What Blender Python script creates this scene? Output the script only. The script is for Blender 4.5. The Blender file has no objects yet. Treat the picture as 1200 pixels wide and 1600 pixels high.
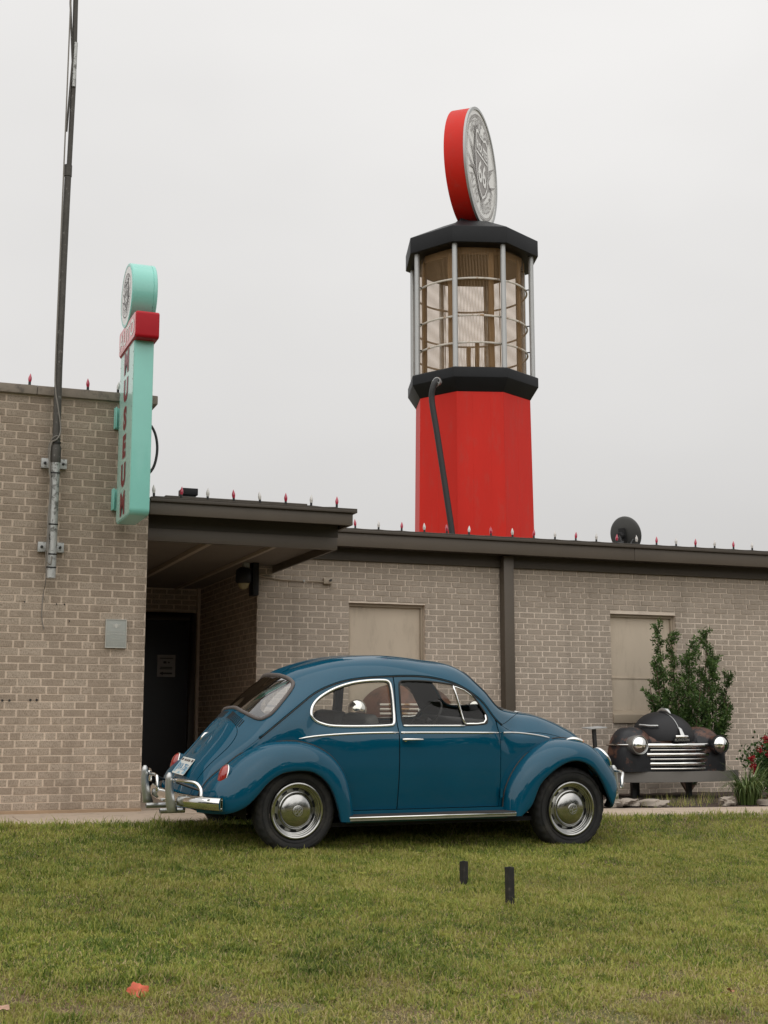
import bpy, bmesh, math, random
import numpy as np
from mathutils import Vector, Matrix
from mathutils.geometry import delaunay_2d_cdt
random.seed(7); rng = np.random.default_rng(11)
sc = bpy.context.scene
COL = sc.collection
PI = math.pi
R = math.radians

# ---------------------------------------------------------------- camera, sky, sun, exposure
EYE = 0.76
cam_d = bpy.data.cameras.new('camera'); cam = bpy.data.objects.new('camera', cam_d); COL.objects.link(cam)
cam.location = (0, 0, EYE); cam.rotation_euler = (R(90 + 9.06), 0, R(-21))
cam_d.sensor_fit = 'VERTICAL'; cam_d.sensor_height = 36; cam_d.lens = 2100 / 1600 * 36
cam_d.clip_end = 2000; cam_d.clip_start = 0.05
sc.camera = cam

w = bpy.data.worlds.new('World'); sc.world = w; w.use_nodes = True
nt = w.node_tree; nt.nodes.clear(); N = nt.nodes.new; Lk = nt.links.new
out = N('ShaderNodeOutputWorld'); bg = N('ShaderNodeBackground'); Lk(bg.outputs[0], out.inputs[0])
sky = N('ShaderNodeTexSky'); sky.sky_type = 'NISHITA'; sky.sun_disc = False
sky.sun_elevation = R(46); sky.sun_rotation = R(205); sky.dust_density = 6; sky.air_density = 1.5
hs = N('ShaderNodeHueSaturation'); hs.inputs['Saturation'].default_value = 0.12; Lk(sky.outputs[0], hs.inputs['Color'])
tc = N('ShaderNodeTexCoord'); sx = N('ShaderNodeSeparateXYZ'); Lk(tc.outputs['Generated'], sx.inputs[0])
mr = N('ShaderNodeMapRange'); Lk(sx.outputs['Z'], mr.inputs['Value'])
mr.inputs['From Min'].default_value = 0; mr.inputs['From Max'].default_value = 1
mr.inputs['To Min'].default_value = 4.75; mr.inputs['To Max'].default_value = 9.6
nz = N('ShaderNodeTexNoise'); nz.inputs['Scale'].default_value = 1.6; nz.inputs['Detail'].default_value = 4
mp = N('ShaderNodeMapping'); mp.inputs['Scale'].default_value = (1, 1, 2.2); Lk(tc.outputs['Generated'], mp.inputs[0]); Lk(mp.outputs[0], nz.inputs['Vector'])
mr2 = N('ShaderNodeMapRange'); Lk(nz.outputs[0], mr2.inputs['Value'])
mr2.inputs['From Min'].default_value = .3; mr2.inputs['From Max'].default_value = .7
mr2.inputs['To Min'].default_value = .92; mr2.inputs['To Max'].default_value = 1.08
mm = N('ShaderNodeMath'); mm.operation = 'MULTIPLY'; Lk(mr.outputs[0], mm.inputs[0]); Lk(mr2.outputs[0], mm.inputs[1])
cc = N('ShaderNodeCombineColor'); 
for i, k in enumerate((1.0, .985, .97)):
    m_ = N('ShaderNodeMath'); m_.operation = 'MULTIPLY'; m_.inputs[1].default_value = k; Lk(mm.outputs[0], m_.inputs[0]); Lk(m_.outputs[0], cc.inputs[i])
mx = N('ShaderNodeMix'); mx.data_type = 'RGBA'; mx.inputs['Factor'].default_value = 0.94
Lk(hs.outputs[0], mx.inputs['A']); Lk(cc.outputs[0], mx.inputs['B'])
Lk(mx.outputs['Result'], bg.inputs[0]); bg.inputs[1].default_value = 0.115

sun_d = bpy.data.lights.new('sun', 'SUN'); sun = bpy.data.objects.new('sun', sun_d); COL.objects.link(sun)
sun_d.energy = 1.5; sun_d.angle = R(120); sun_d.color = (1, .96, .9)
sun.rotation_euler = (R(44), 0, R(-25))      # half way up, behind the camera and to its left, through thick cloud
sc.view_settings.view_transform = 'Standard'; sc.view_settings.look = 'None'
sc.view_settings.exposure = .09; sc.view_settings.gamma = 1; sc.view_settings.use_curve_mapping = False

# ---------------------------------------------------------------- materials
MATS = {}
def mat(name, col, rough=.6, metal=0., coat=0., var=0., vscale=3., bump=0., bscale=60., stretch=(1, 1, 1),
        col2=None, c2scale=4., c2lo=.5, c2hi=.6, ior=1.5, spec=.5, rvar=0., alpha=1., emis=None):
    m = bpy.data.materials.new(name); m.use_nodes = True; MATS[name] = m
    t = m.node_tree; b = t.nodes['Principled BSDF']; n = t.nodes.new; l = t.links.new
    b.inputs['Base Color'].default_value = (*col, 1); b.inputs['Roughness'].default_value = rough
    b.inputs['Metallic'].default_value = metal; b.inputs['Coat Weight'].default_value = coat
    b.inputs['Coat Roughness'].default_value = .03; b.inputs['IOR'].default_value = ior
    b.inputs['Specular IOR Level'].default_value = spec
    g = n('ShaderNodeNewGeometry'); mp = n('ShaderNodeMapping'); mp.inputs['Scale'].default_value = stretch
    l(g.outputs['Position'], mp.inputs[0]); src = None
    if var or col2:
        a = n('ShaderNodeTexNoise'); a.inputs['Scale'].default_value = vscale; a.inputs['Detail'].default_value = 6; a.inputs['Roughness'].default_value = .65
        l(mp.outputs[0], a.inputs['Vector'])
        r = n('ShaderNodeMapRange'); r.inputs['From Min'].default_value = .3; r.inputs['From Max'].default_value = .7
        r.inputs['To Min'].default_value = 1 - var; r.inputs['To Max'].default_value = 1 + var; l(a.outputs[0], r.inputs['Value'])
        vm = n('ShaderNodeVectorMath'); vm.operation = 'SCALE'; vm.inputs[0].default_value = col; l(r.outputs[0], vm.inputs['Scale'])
        src = vm.outputs[0]
        if col2:
            a2 = n('ShaderNodeTexNoise'); a2.inputs['Scale'].default_value = c2scale; a2.inputs['Detail'].default_value = 8; a2.inputs['Roughness'].default_value = .7
            l(mp.outputs[0], a2.inputs['Vector'])
            r2 = n('ShaderNodeMapRange'); r2.inputs['From Min'].default_value = c2lo; r2.inputs['From Max'].default_value = c2hi; l(a2.outputs[0], r2.inputs['Value'])
            mi = n('ShaderNodeMix'); mi.data_type = 'RGBA'; l(r2.outputs[0], mi.inputs['Factor']); l(src, mi.inputs['A']); mi.inputs['B'].default_value = (*col2, 1)
            src = mi.outputs['Result']
        l(src, b.inputs['Base Color'])
    if rvar:
        a = n('ShaderNodeTexNoise'); a.inputs['Scale'].default_value = vscale * 2; a.inputs['Detail'].default_value = 5; l(mp.outputs[0], a.inputs['Vector'])
        r = n('ShaderNodeMapRange'); r.inputs['From Min'].default_value = .35; r.inputs['From Max'].default_value = .65
        r.inputs['To Min'].default_value = max(.0, rough - rvar); r.inputs['To Max'].default_value = rough + rvar; l(a.outputs[0], r.inputs['Value']); l(r.outputs[0], b.inputs['Roughness'])
    if bump:
        a = n('ShaderNodeTexNoise'); a.inputs['Scale'].default_value = bscale; a.inputs['Detail'].default_value = 5; l(mp.outputs[0], a.inputs['Vector'])
        bp = n('ShaderNodeBump'); bp.inputs['Strength'].default_value = bump; bp.inputs['Distance'].default_value = .01
        l(a.outputs[0], bp.inputs['Height']); l(bp.outputs[0], b.inputs['Normal'])
    return m

paint = mat('blue_paint', (.002, .066, .118), .35, coat=.85, var=.05, vscale=1.5, spec=.0)
chrome = mat('chrome', (.80, .80, .78), .07, 1.0, rvar=.05, vscale=9)
hubchrome = mat('hubcap_chrome', (.44, .44, .43), .19, 1.0, rvar=.06, vscale=12, var=.12)
chrome_worn = mat('worn_aluminium', (.50, .51, .51), .32, .85, var=.12, vscale=14)
rubber = mat('tyre_rubber', (.016, .016, .017), .78, var=.3, vscale=14, col2=(.045, .04, .033), c2scale=7, c2lo=.5, c2hi=.75, bump=.25, bscale=120)
seal = mat('window_rubber', (.02, .02, .02), .6)
sealgrey = mat('weathered_rubber', (.11, .095, .09), .7, var=.1, vscale=20)
black = mat('dark_underside', (.008, .008, .009), .9)
interior = mat('dark_interior', (.03, .03, .03), .75, var=.2, vscale=10)
seatm = mat('seat_vinyl', (.11, .11, .108), .55, var=.1, vscale=8)
redlens = mat('red_lens', (.30, .012, .008), .15, coat=1)
amber = mat('amber_lens', (.6, .22, .05), .2, coat=1)
platew = mat('licence_plate_white', (.62, .64, .62), .4)
plateb = mat('licence_plate_blue', (.06, .22, .38), .4)
platek = mat('licence_plate_dark', (.07, .05, .05), .5)
brown = mat('brown_painted_metal', (.088, .070, .052), .45, var=.08, vscale=2.2, bump=.04, bscale=18)
brown2 = mat('brown_painted_board', (.060, .048, .036), .5, var=.10, vscale=3, bump=.05, bscale=12)
beige = mat('beige_painted_panel', (.56, .475, .375), .6, var=.07, vscale=1.2, bump=.03, bscale=25, stretch=(2, 2, .5), col2=(.40, .33, .25), c2scale=2.5, c2lo=.52, c2hi=.75)
beige2 = mat('beige_painted_trim', (.38, .315, .24), .5, var=.05, vscale=4)
mortar_plain = mat('plain_render_wall', (.55, .46, .37), .95, var=.10, vscale=6, bump=.3, bscale=160, col2=(.62, .51, .41), c2scale=3, c2lo=.5, c2hi=.62)
coping = mat('weathered_coping', (.235, .20, .165), .85, var=.15, vscale=5, bump=.2, bscale=70, col2=(.12, .105, .09), c2scale=7, c2lo=.52, c2hi=.66)
concrete = mat('concrete_path', (.44, .35, .27), .9, var=.12, vscale=2.5, bump=.15, bscale=160, col2=(.27, .215, .17), c2scale=5, c2lo=.52, c2hi=.7)
teal = mat('teal_enamel', (.235, .60, .525), .32, coat=.3, var=.03, vscale=3)
tealface = mat('teal_acrylic_face', (.40, .68, .60), .25, coat=.3)
redbox = mat('red_enamel', (.40, .005, .014), .45, spec=.25, var=.06, vscale=4)
redface = mat('red_acrylic_face', (.62, .12, .13), .25, coat=.3)
maroon = mat('maroon_vinyl_lettering', (.20, .022, .03), .4)
letterline = mat('pale_letter_edge', (.50, .45, .42), .4)
whiteface = mat('white_acrylic_face', (.72, .72, .69), .3, coat=.3)
emblemgrey = mat('grey_vinyl_emblem', (.31, .295, .285), .5)
emblemdark = mat('dark_vinyl_emblem', (.13, .125, .12), .5)
white = mat('white_paint', (.78, .77, .74), .4)
towerred = mat('red_tower_paint', (.58, .020, .011), .5, spec=.2, var=.07, vscale=.9, bump=.05, bscale=2, stretch=(1, 1, .3), col2=(.50, .04, .028), c2scale=3.5, c2lo=.52, c2hi=.75)
towerblack = mat('black_tower_paint', (.010, .011, .013), .5, spec=.25, var=.2, vscale=1.5)
globeface = mat('globe_face', (.80, .80, .775), .35, coat=.2, var=.03, vscale=1)
postgrey = mat('grey_painted_post', (.42, .43, .43), .4, .3)
latticebrown = mat('brown_lantern_steel', (.20, .115, .035), .6, var=.1, vscale=2)
ringwhite = mat('white_lantern_ring', (.62, .58, .52), .5, var=.15, vscale=3, col2=(.34, .20, .09), c2scale=4, c2lo=.56, c2hi=.62)
galv = mat('galvanised_pipe', (.44, .45, .44), .5, .5, var=.12, vscale=20, col2=(.15, .15, .14), c2scale=18, c2lo=.52, c2hi=.60)
galv2 = mat('weathered_dark_pipe', (.075, .07, .062), .65, .2, var=.2, vscale=12, col2=(.32, .31, .29), c2scale=22, c2lo=.60, c2hi=.70)
cable = mat('grey_cable', (.20, .185, .165), .6)
cableblack = mat('black_cable', (.015, .015, .016), .5)
plaquem = mat('plaque_grey', (.33, .345, .32), .5, var=.03, vscale=10)
plaquel = mat('plaque_pale_print', (.50, .50, .46), .5)
bulbred = mat('red_bulb', (.42, .012, .05), .2, coat=1)
bulbwhite = mat('white_bulb', (.62, .60, .58), .2, coat=1)
rust = mat('rusted_black_body', (.014, .015, .018), .5, spec=.35, coat=.0, var=.2, vscale=6, col2=(.105, .050, .034), c2scale=2.4, c2lo=.51, c2hi=.57, rvar=.15)
rustbrown = mat('rusty_brown_body', (.16, .075, .048), .6, var=.25, vscale=7, col2=(.09, .05, .035), c2scale=6, c2lo=.5, c2hi=.62)
blackenamel = mat('black_enamel', (.012, .012, .014), .5, spec=.3, coat=.0, var=.2, vscale=3)
greyband = mat('grey_painted_band', (.17, .16, .145), .5, var=.06, vscale=4)
steelpost = mat('black_steel', (.02, .02, .021), .45, var=.2, vscale=9)
stakem = mat('black_plastic_stake', (.022, .02, .023), .5, var=.25, vscale=30, col2=(.10, .085, .07), c2scale=30, c2lo=.58, c2hi=.7)
mulch = mat('mulch', (.05, .031, .022), .95, var=.4, vscale=14, bump=.8, bscale=45)
rock = mat('pale_limestone', (.33, .285, .24), .9, var=.15, vscale=9, bump=.6, bscale=30)
bark = mat('brown_stem', (.10, .06, .04), .85, var=.2, vscale=20)
dishm = mat('dark_grey_dish', (.055, .055, .052), .5, var=.06, vscale=6)
leafred = mat('red_fallen_leaf', (.55, .11, .055), .6, var=.15, vscale=20)
paper = mat('paper_notice', (.30, .29, .28), .7)
ink = mat('black_ink', (.03, .03, .03), .7)
doorblack = mat('black_door', (.004, .004, .006), .35)
tan = mat('tan_cord', (.33, .19, .09), .7)
bulbglass = mat('amber_flood_glass', (.30, .25, .12), .2, coat=1)
grooveblack = mat('seam_shadow', (.004, .006, .008), .7)

def glass_mat(name, tint, refl=1.0, rough=0.0):
    m = bpy.data.materials.new(name); m.use_nodes = True; t = m.node_tree; t.nodes.clear(); n = t.nodes.new; l = t.links.new
    o = n('ShaderNodeOutputMaterial'); mi = n('ShaderNodeMixShader'); tr = n('ShaderNodeBsdfTransparent'); gl = n('ShaderNodeBsdfGlossy')
    tr.inputs[0].default_value = (*tint, 1); gl.inputs['Roughness'].default_value = rough; fr = n('ShaderNodeFresnel'); fr.inputs[0].default_value = 1.52
    mu = n('ShaderNodeMath'); mu.operation = 'MULTIPLY'; mu.inputs[1].default_value = refl; l(fr.outputs[0], mu.inputs[0])
    l(mu.outputs[0], mi.inputs[0]); l(tr.outputs[0], mi.inputs[1]); l(gl.outputs[0], mi.inputs[2]); l(mi.outputs[0], o.inputs[0])
    return m
wsglass = glass_mat('windscreen_glass', (.95, .95, .93), .3)
glass = glass_mat('car_window_glass', (.93, .93, .90), .75)
rearglass = glass_mat('tinted_rear_glass', (.6, .6, .57), 4.0, .02)

def brick_mat(name, c_lo, c_hi, groove, top=.86):
    m = bpy.data.materials.new(name); m.use_nodes = True; t = m.node_tree; b = t.nodes['Principled BSDF']; n = t.nodes.new; l = t.links.new
    b.inputs['Roughness'].default_value = .95; b.inputs['Specular IOR Level'].default_value = .2
    g = n('ShaderNodeNewGeometry'); at = n('ShaderNodeAttribute'); at.attribute_name = 'tint'
    ramp = n('ShaderNodeMix'); ramp.data_type = 'RGBA'; l(at.outputs['Fac'], ramp.inputs['Factor']); ramp.inputs['A'].default_value = (*c_lo, 1); ramp.inputs['B'].default_value = (*c_hi, 1)
    mp = n('ShaderNodeMapping'); mp.inputs['Scale'].default_value = (170, 170, 55); l(g.outputs['Position'], mp.inputs[0])
    a = n('ShaderNodeTexNoise'); a.inputs['Scale'].default_value = 1; a.inputs['Detail'].default_value = 3; a.inputs['Roughness'].default_value = .6; l(mp.outputs[0], a.inputs['Vector'])
    r = n('ShaderNodeMapRange'); r.inputs['From Min'].default_value = .46; r.inputs['From Max'].default_value = .62; l(a.outputs[0], r.inputs['Value'])
    a2 = n('ShaderNodeTexNoise'); a2.inputs['Scale'].default_value = .9; a2.inputs['Detail'].default_value = 5; l(g.outputs['Position'], a2.inputs['Vector'])
    r2 = n('ShaderNodeMapRange'); r2.inputs['From Min'].default_value = .3; r2.inputs['From Max'].default_value = .7; r2.inputs['To Min'].default_value = .90; r2.inputs['To Max'].default_value = 1.10; l(a2.outputs[0], r2.inputs['Value'])
    m3 = n('ShaderNodeMapping'); m3.inputs['Scale'].default_value = (4.5, 4.5, .35); l(g.outputs['Position'], m3.inputs[0]); a3 = n('ShaderNodeTexNoise'); a3.inputs['Scale'].default_value = 1; a3.inputs['Detail'].default_value = 5; l(m3.outputs[0], a3.inputs['Vector'])
    r3 = n('ShaderNodeMapRange'); r3.inputs['From Min'].default_value = .5; r3.inputs['From Max'].default_value = .7; r3.inputs['To Min'].default_value = 1.0; r3.inputs['To Max'].default_value = .84; l(a3.outputs[0], r3.inputs['Value'])
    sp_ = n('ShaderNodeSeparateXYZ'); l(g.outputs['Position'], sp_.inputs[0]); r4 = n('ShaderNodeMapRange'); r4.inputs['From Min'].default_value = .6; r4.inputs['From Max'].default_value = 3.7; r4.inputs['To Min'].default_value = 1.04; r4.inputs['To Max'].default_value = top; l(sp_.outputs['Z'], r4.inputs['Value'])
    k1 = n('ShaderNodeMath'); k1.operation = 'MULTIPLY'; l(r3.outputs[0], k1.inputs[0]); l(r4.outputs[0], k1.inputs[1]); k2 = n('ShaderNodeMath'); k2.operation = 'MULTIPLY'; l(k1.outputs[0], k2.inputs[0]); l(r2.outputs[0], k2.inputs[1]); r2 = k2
    mi = n('ShaderNodeMix'); mi.data_type = 'RGBA'; l(r.outputs[0], mi.inputs['Factor']); l(ramp.outputs['Result'], mi.inputs['A']); mi.inputs['B'].default_value = (*groove, 1)
    vm = n('ShaderNodeVectorMath'); vm.operation = 'SCALE'; l(mi.outputs['Result'], vm.inputs[0]); l(r2.outputs[0], vm.inputs['Scale']); l(vm.outputs[0], b.inputs['Base Color'])
    bp = n('ShaderNodeBump'); bp.inputs['Strength'].default_value = .7; bp.inputs['Distance'].default_value = .004; bp.invert = True; l(a.outputs[0], bp.inputs['Height']); l(bp.outputs[0], b.inputs['Normal'])
    return m
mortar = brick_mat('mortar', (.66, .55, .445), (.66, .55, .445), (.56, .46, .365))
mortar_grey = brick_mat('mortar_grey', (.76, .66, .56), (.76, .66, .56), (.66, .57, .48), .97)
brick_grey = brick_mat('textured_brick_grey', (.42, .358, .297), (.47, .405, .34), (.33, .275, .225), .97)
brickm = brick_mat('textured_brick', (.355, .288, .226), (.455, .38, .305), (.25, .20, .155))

def foliage_mat(name, cols, trans=.25, rough=.5, vscale=1.2, var=.25):
    m = bpy.data.materials.new(name); m.use_nodes = True; t = m.node_tree; b = t.nodes['Principled BSDF']; n = t.nodes.new; l = t.links.new
    b.inputs['Roughness'].default_value = rough; b.inputs['Specular IOR Level'].default_value = .3
    at = n('ShaderNodeAttribute'); at.attribute_name = 'tint'
    cr = n('ShaderNodeValToRGB'); l(at.outputs['Fac'], cr.inputs[0])
    e = cr.color_ramp.elements; e[0].color = (*cols[0], 1); e[0].position = 0; e[1].color = (*cols[-1], 1); e[1].position = 1
    for i, c in enumerate(cols[1:-1]):
        x = e.new((i + 1) / (len(cols) - 1)); x.color = (*c, 1)
    g = n('ShaderNodeNewGeometry'); a = n('ShaderNodeTexNoise'); a.inputs['Scale'].default_value = vscale; a.inputs['Detail'].default_value = 4; l(g.outputs['Position'], a.inputs['Vector'])
    r = n('ShaderNodeMapRange'); r.inputs['From Min'].default_value = .3; r.inputs['From Max'].default_value = .7; r.inputs['To Min'].default_value = 1 - var; r.inputs['To Max'].default_value = 1 + var; l(a.outputs[0], r.inputs['Value'])
    vm = n('ShaderNodeVectorMath'); vm.operation = 'SCALE'; l(cr.outputs[0], vm.inputs[0]); l(r.outputs[0], vm.inputs['Scale']); l(vm.outputs[0], b.inputs['Base Color'])
    tl = n('ShaderNodeBsdfTranslucent'); l(vm.outputs[0], tl.inputs[0]); mi = n('ShaderNodeMixShader'); mi.inputs[0].default_value = trans
    o = t.nodes['Material Output']; l(b.outputs[0], mi.inputs[1]); l(tl.outputs[0], mi.inputs[2]); l(mi.outputs[0], o.inputs[0])
    return m
grassm = foliage_mat('grass_blades', [(.070, .120, .018), (.20, .26, .046), (.375, .38, .085), (.40, .34, .14), (.47, .37, .21)], .35, .6, .8, .18)
leafm = foliage_mat('shrub_leaves', [(.026, .060, .016), (.065, .12, .03), (.13, .20, .055)], .2, .4)
lilym = foliage_mat('strap_leaves', [(.06, .10, .03), (.13, .19, .055), (.24, .28, .11)], .25, .45)
rosem = foliage_mat('rose_leaves', [(.016, .045, .012), (.045, .10, .022), (.11, .18, .045)], .2, .4)
petalm = foliage_mat('red_petals', [(.16, .004, .012), (.30, .008, .02), (.42, .02, .03)], .2, .5)
treem = foliage_mat('far_tree_leaves', [(.015, .03, .01), (.03, .055, .015), (.05, .08, .025)], .1, .7)

# ---------------------------------------------------------------- object helpers
def tag(o, label=None, cat=None, group=None, kind=None):
    if label: o['label'] = label
    if cat: o['category'] = cat
    if group: o['group'] = group
    if kind: o['kind'] = kind
    return o
LOCAL = set()      # things whose parts are written in the thing's own coordinates
def thing(name, label, cat, loc=(0, 0, 0), rotz=0, group=None):
    o = bpy.data.objects.new(name, None); COL.objects.link(o); o.location = loc; o.rotation_euler = (0, 0, rotz)
    o.empty_display_size = .1
    return tag(o, label, cat, group)
class MB:
    def __init__(s): s.v = []; s.f = []; s.t = []; s.n = []
    def add(s, v, f, M=None, tint=None):
        o = len(s.v)
        if M is not None: v = [tuple(M @ Vector(p)) for p in v]
        s.v += [tuple(p) for p in v]; s.f += [tuple(i + o for i in q) for q in f]
        if tint is not None: s.t += [tint] * len(f)
        return s
    def box(s, a, b, M=None, tint=None):
        (x0, y0, z0), (x1, y1, z1) = a, b
        v = [(x0, y0, z0), (x1, y0, z0), (x1, y1, z0), (x0, y1, z0), (x0, y0, z1), (x1, y0, z1), (x1, y1, z1), (x0, y1, z1)]
        return s.add(v, [(0, 3, 2, 1), (4, 5, 6, 7), (0, 1, 5, 4), (1, 2, 6, 5), (2, 3, 7, 6), (3, 0, 4, 7)], M, tint)
    def tube(s, pts, r, n=10, caps=True, closed=False, M=None, flat=None):
        """swept round section; r a number or a list; flat=(vector, k) squashes the section along a vector"""
        P = [Vector(p) for p in pts]; m = len(P); rr = r if hasattr(r, '__len__') else [r] * m
        T = []
        for i in range(m):
            a = P[(i - 1) % m] if (closed or i > 0) else P[i]; b = P[(i + 1) % m] if (closed or i < m - 1) else P[i]
            t = (b - a); T.append(t.normalized() if t.length > 1e-9 else Vector((0, 0, 1)))
        u = T[0].orthogonal().normalized(); v = []
        for i in range(m):
            u = (u - T[i] * u.dot(T[i]));
            if u.length < 1e-6: u = T[i].orthogonal()
            u.normalize(); w_ = T[i].cross(u)
            for k in range(n):
                d = (u * math.cos(2 * PI * k / n) + w_ * math.sin(2 * PI * k / n)) * rr[i]
                if flat:
                    fv = Vector(flat[0]).normalized(); d = d - fv * d.dot(fv) * (1 - flat[1])
                v.append(tuple(P[i] + d))
        f = []
        for i in range(m if closed else m - 1):
            j = (i + 1) % m
            for k in range(n): f.append((i * n + k, i * n + (k + 1) % n, j * n + (k + 1) % n, j * n + k))
        if caps and not closed: f.append(tuple(range(n))[::-1]); f.append(tuple((m - 1) * n + k for k in range(n)))
        return s.add(v, f, M)
    def lathe(s, prof, n=48, M=None, close=False):
        """profile of (radius, h) turned about local z"""
        v = []; f = []; m = len(prof)
        for k in range(n):
            a = 2 * PI * k / n
            for (r, h) in prof: v.append((r * math.cos(a), r * math.sin(a), h))
        for k in range(n):
            j = (k + 1) % n
            for i in range(m - 1 if not close else m):
                i2 = (i + 1) % m; f.append((k * m + i, j * m + i, j * m + i2, k * m + i2))
        return s.add(v, f, M)
    def prism(s, poly, h0, h1, M=None):
        n = len(poly); v = [(x, y, h0) for x, y in poly] + [(x, y, h1) for x, y in poly]
        f = [tuple(range(n))[::-1], tuple(range(n, 2 * n))] + [(i, (i + 1) % n, n + (i + 1) % n, n + i) for i in range(n)]
        return s.add(v, f, M)
    def grid(s, G, flip=False, closed_u=False):
        nu = len(G); nv = len(G[0]); v = [tuple(p) for row in G for p in row]; f = []
        for i in range(nu if closed_u else nu - 1):
            j = (i + 1) % nu
            for k in range(nv - 1):
                q = (i * nv + k, j * nv + k, j * nv + k + 1, i * nv + k + 1); f.append(q[::-1] if flip else q)
        return s.add(v, f)
    def mesh(s, name, m, smooth=None):
        me = bpy.data.meshes.new(name); me.from_pydata(s.v, [], s.f); me.materials.append(m)
        if s.t and len(s.t) == len(s.f):
            at = me.attributes.new('tint', 'FLOAT', 'FACE'); at.data.foreach_set('value', s.t)
        me.update()
        if smooth is not None:
            me.polygons.foreach_set('use_smooth', [True] * len(me.polygons))
            if smooth < 180: me.set_sharp_from_angle(angle=R(smooth))
        return me
    def build(s, name, m, parent=None, smooth=None, kind=None, bevel=0, bseg=2, label=None):
        me = s.mesh(name, m, smooth)
        if bevel:
            bm = bmesh.new(); bm.from_mesh(me); bmesh.ops.remove_doubles(bm, verts=bm.verts, dist=1e-6)
            ed = [e for e in bm.edges if len(e.link_faces) == 2 and e.calc_face_angle(0) > R(28)]
            bmesh.ops.bevel(bm, geom=ed, offset=bevel, segments=bseg, affect='EDGES', profile=.6, clamp_overlap=True)
            bm.to_mesh(me); bm.free(); me.polygons.foreach_set('use_smooth', [True] * len(me.polygons)); me.set_sharp_from_angle(angle=R(40)); me.update()
        o = bpy.data.objects.new(name, me); COL.objects.link(o)
        if parent: o.parent = parent
        if kind: o['kind'] = kind
        if label: o['label'] = label
        return o
def obj(name, me, parent=None, loc=None, M=None):
    o = bpy.data.objects.new(name, me); COL.objects.link(o)
    if parent: o.parent = parent
    if loc: o.location = loc
    if M is not None: o.matrix_basis = M
    return o
def frame(o, u, v, n=None):
    """matrix whose x,y,z columns are u,v,n at origin o"""
    u = Vector(u).normalized(); v = Vector(v).normalized(); n = Vector(n).normalized() if n else u.cross(v)
    return Matrix(((u.x, v.x, n.x, o[0]), (u.y, v.y, n.y, o[1]), (u.z, v.z, n.z, o[2]), (0, 0, 0, 1)))
def text_geo(body, size, align='CENTER', extrude=.0, offset=0, sx=1.0):
    cu = bpy.data.curves.new('lettering', 'FONT'); cu.body = body; cu.size = size; cu.align_x = align; cu.align_y = 'CENTER'
    cu.extrude = extrude; cu.offset = offset; cu.resolution_u = 3
    o = bpy.data.objects.new('lettering', cu); COL.objects.link(o); dg = bpy.context.evaluated_depsgraph_get(); dg.update()
    me = bpy.data.meshes.new_from_object(o.evaluated_get(dg))
    v = [(p.co.x * sx, p.co.y, p.co.z) for p in me.vertices]; f = [tuple(p.vertices) for p in me.polygons]
    bpy.data.objects.remove(o); bpy.data.curves.remove(cu); bpy.data.meshes.remove(me)
    return v, f
def smooth_poly(pts, n=60, closed=True):
    """Catmull-Rom resample of 2D/3D points"""
    P = np.array(pts, float); m = len(P)
    if closed: idx = lambda i: P[i % m]
    else: idx = lambda i: P[min(max(i, 0), m - 1)]
    out_ = []; segs = m if closed else m - 1
    per = max(2, n // segs)
    for i in range(segs):
        a, b, c, d = idx(i - 1), idx(i), idx(i + 1), idx(i + 2)
        for k in range(per):
            t = k / per; out_.append(.5 * ((2 * b) + (-a + c) * t + (2 * a - 5 * b + 4 * c - d) * t * t + (-a + 3 * b - 3 * c + d) * t ** 3))
    if not closed: out_.append(P[-1])
    return np.array(out_)
# ---------------------------------------------------------------- ground
def softplus(t, k): return k * np.log1p(np.exp(np.clip(t / k, -40, 40)))
def ground_z(x, y):
    x = np.asarray(x, float); y = np.asarray(y, float)
    xc = np.clip(x, -6, 16)
    lat = -.010 * (xc - 1.5)
    t = np.maximum(0, 10.95 - y); tt = np.minimum(t, 11) + .3 * np.maximum(0, np.minimum(t, 60) - 11) * .3
    drop = -(.067 * tt + .055 * (1 - np.exp(-t / .7)))
    extra = -.018 * np.clip(xc - 3, 0, 6) * np.clip(t / .8, 0, 1) * np.clip((14 - t) / 8, 0, 1)
    bump = (.010 * np.sin(x * 2.1 + 1.3 * np.sin(y * 1.1)) * np.sin(y * 1.7 + .5) + .006 * np.sin(x * 5.3 + y * 3.1)) * np.clip(t / .8, 0, 1)
    return lat + drop + extra + bump
def gz(x, y): return float(ground_z(x, y))

def axis(lo, hi, fine_lo, fine_hi, step, far):
    a = list(np.arange(fine_lo, fine_hi + 1e-6, step)); s = step * 2; v = fine_lo
    while v > lo: v -= s; s *= 1.35; a.insert(0, max(v, lo))
    s = step * 2; v = fine_hi
    while v < hi: v += s; s *= 1.35; a.append(min(v, hi))
    return sorted(set(a))
xs = axis(-400, 400, -3, 14, .16, 0); ys = axis(-400, 10.95, 1, 10.95, .12, 0)
soil = mat('lawn_soil', (.115, .112, .038), .95, var=.35, vscale=9, bump=.8, bscale=60, col2=(.13, .085, .045), c2scale=1.8, c2lo=.44, c2hi=.58)
g = MB()
for x in xs: pass
X, Y = np.meshgrid(xs, ys, indexing='ij'); Z = ground_z(X, Y)
g.grid([[(X[i, j], Y[i, j], Z[i, j]) for j in range(len(ys))] for i in range(len(xs))])
tag(g.build('lawn', soil, smooth=180), kind='structure')
# far ground behind the buildings
g = MB(); g.box((-400, 15.2, -1.2), (400, 600, -.12)); tag(g.build('ground', soil), kind='structure')

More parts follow.
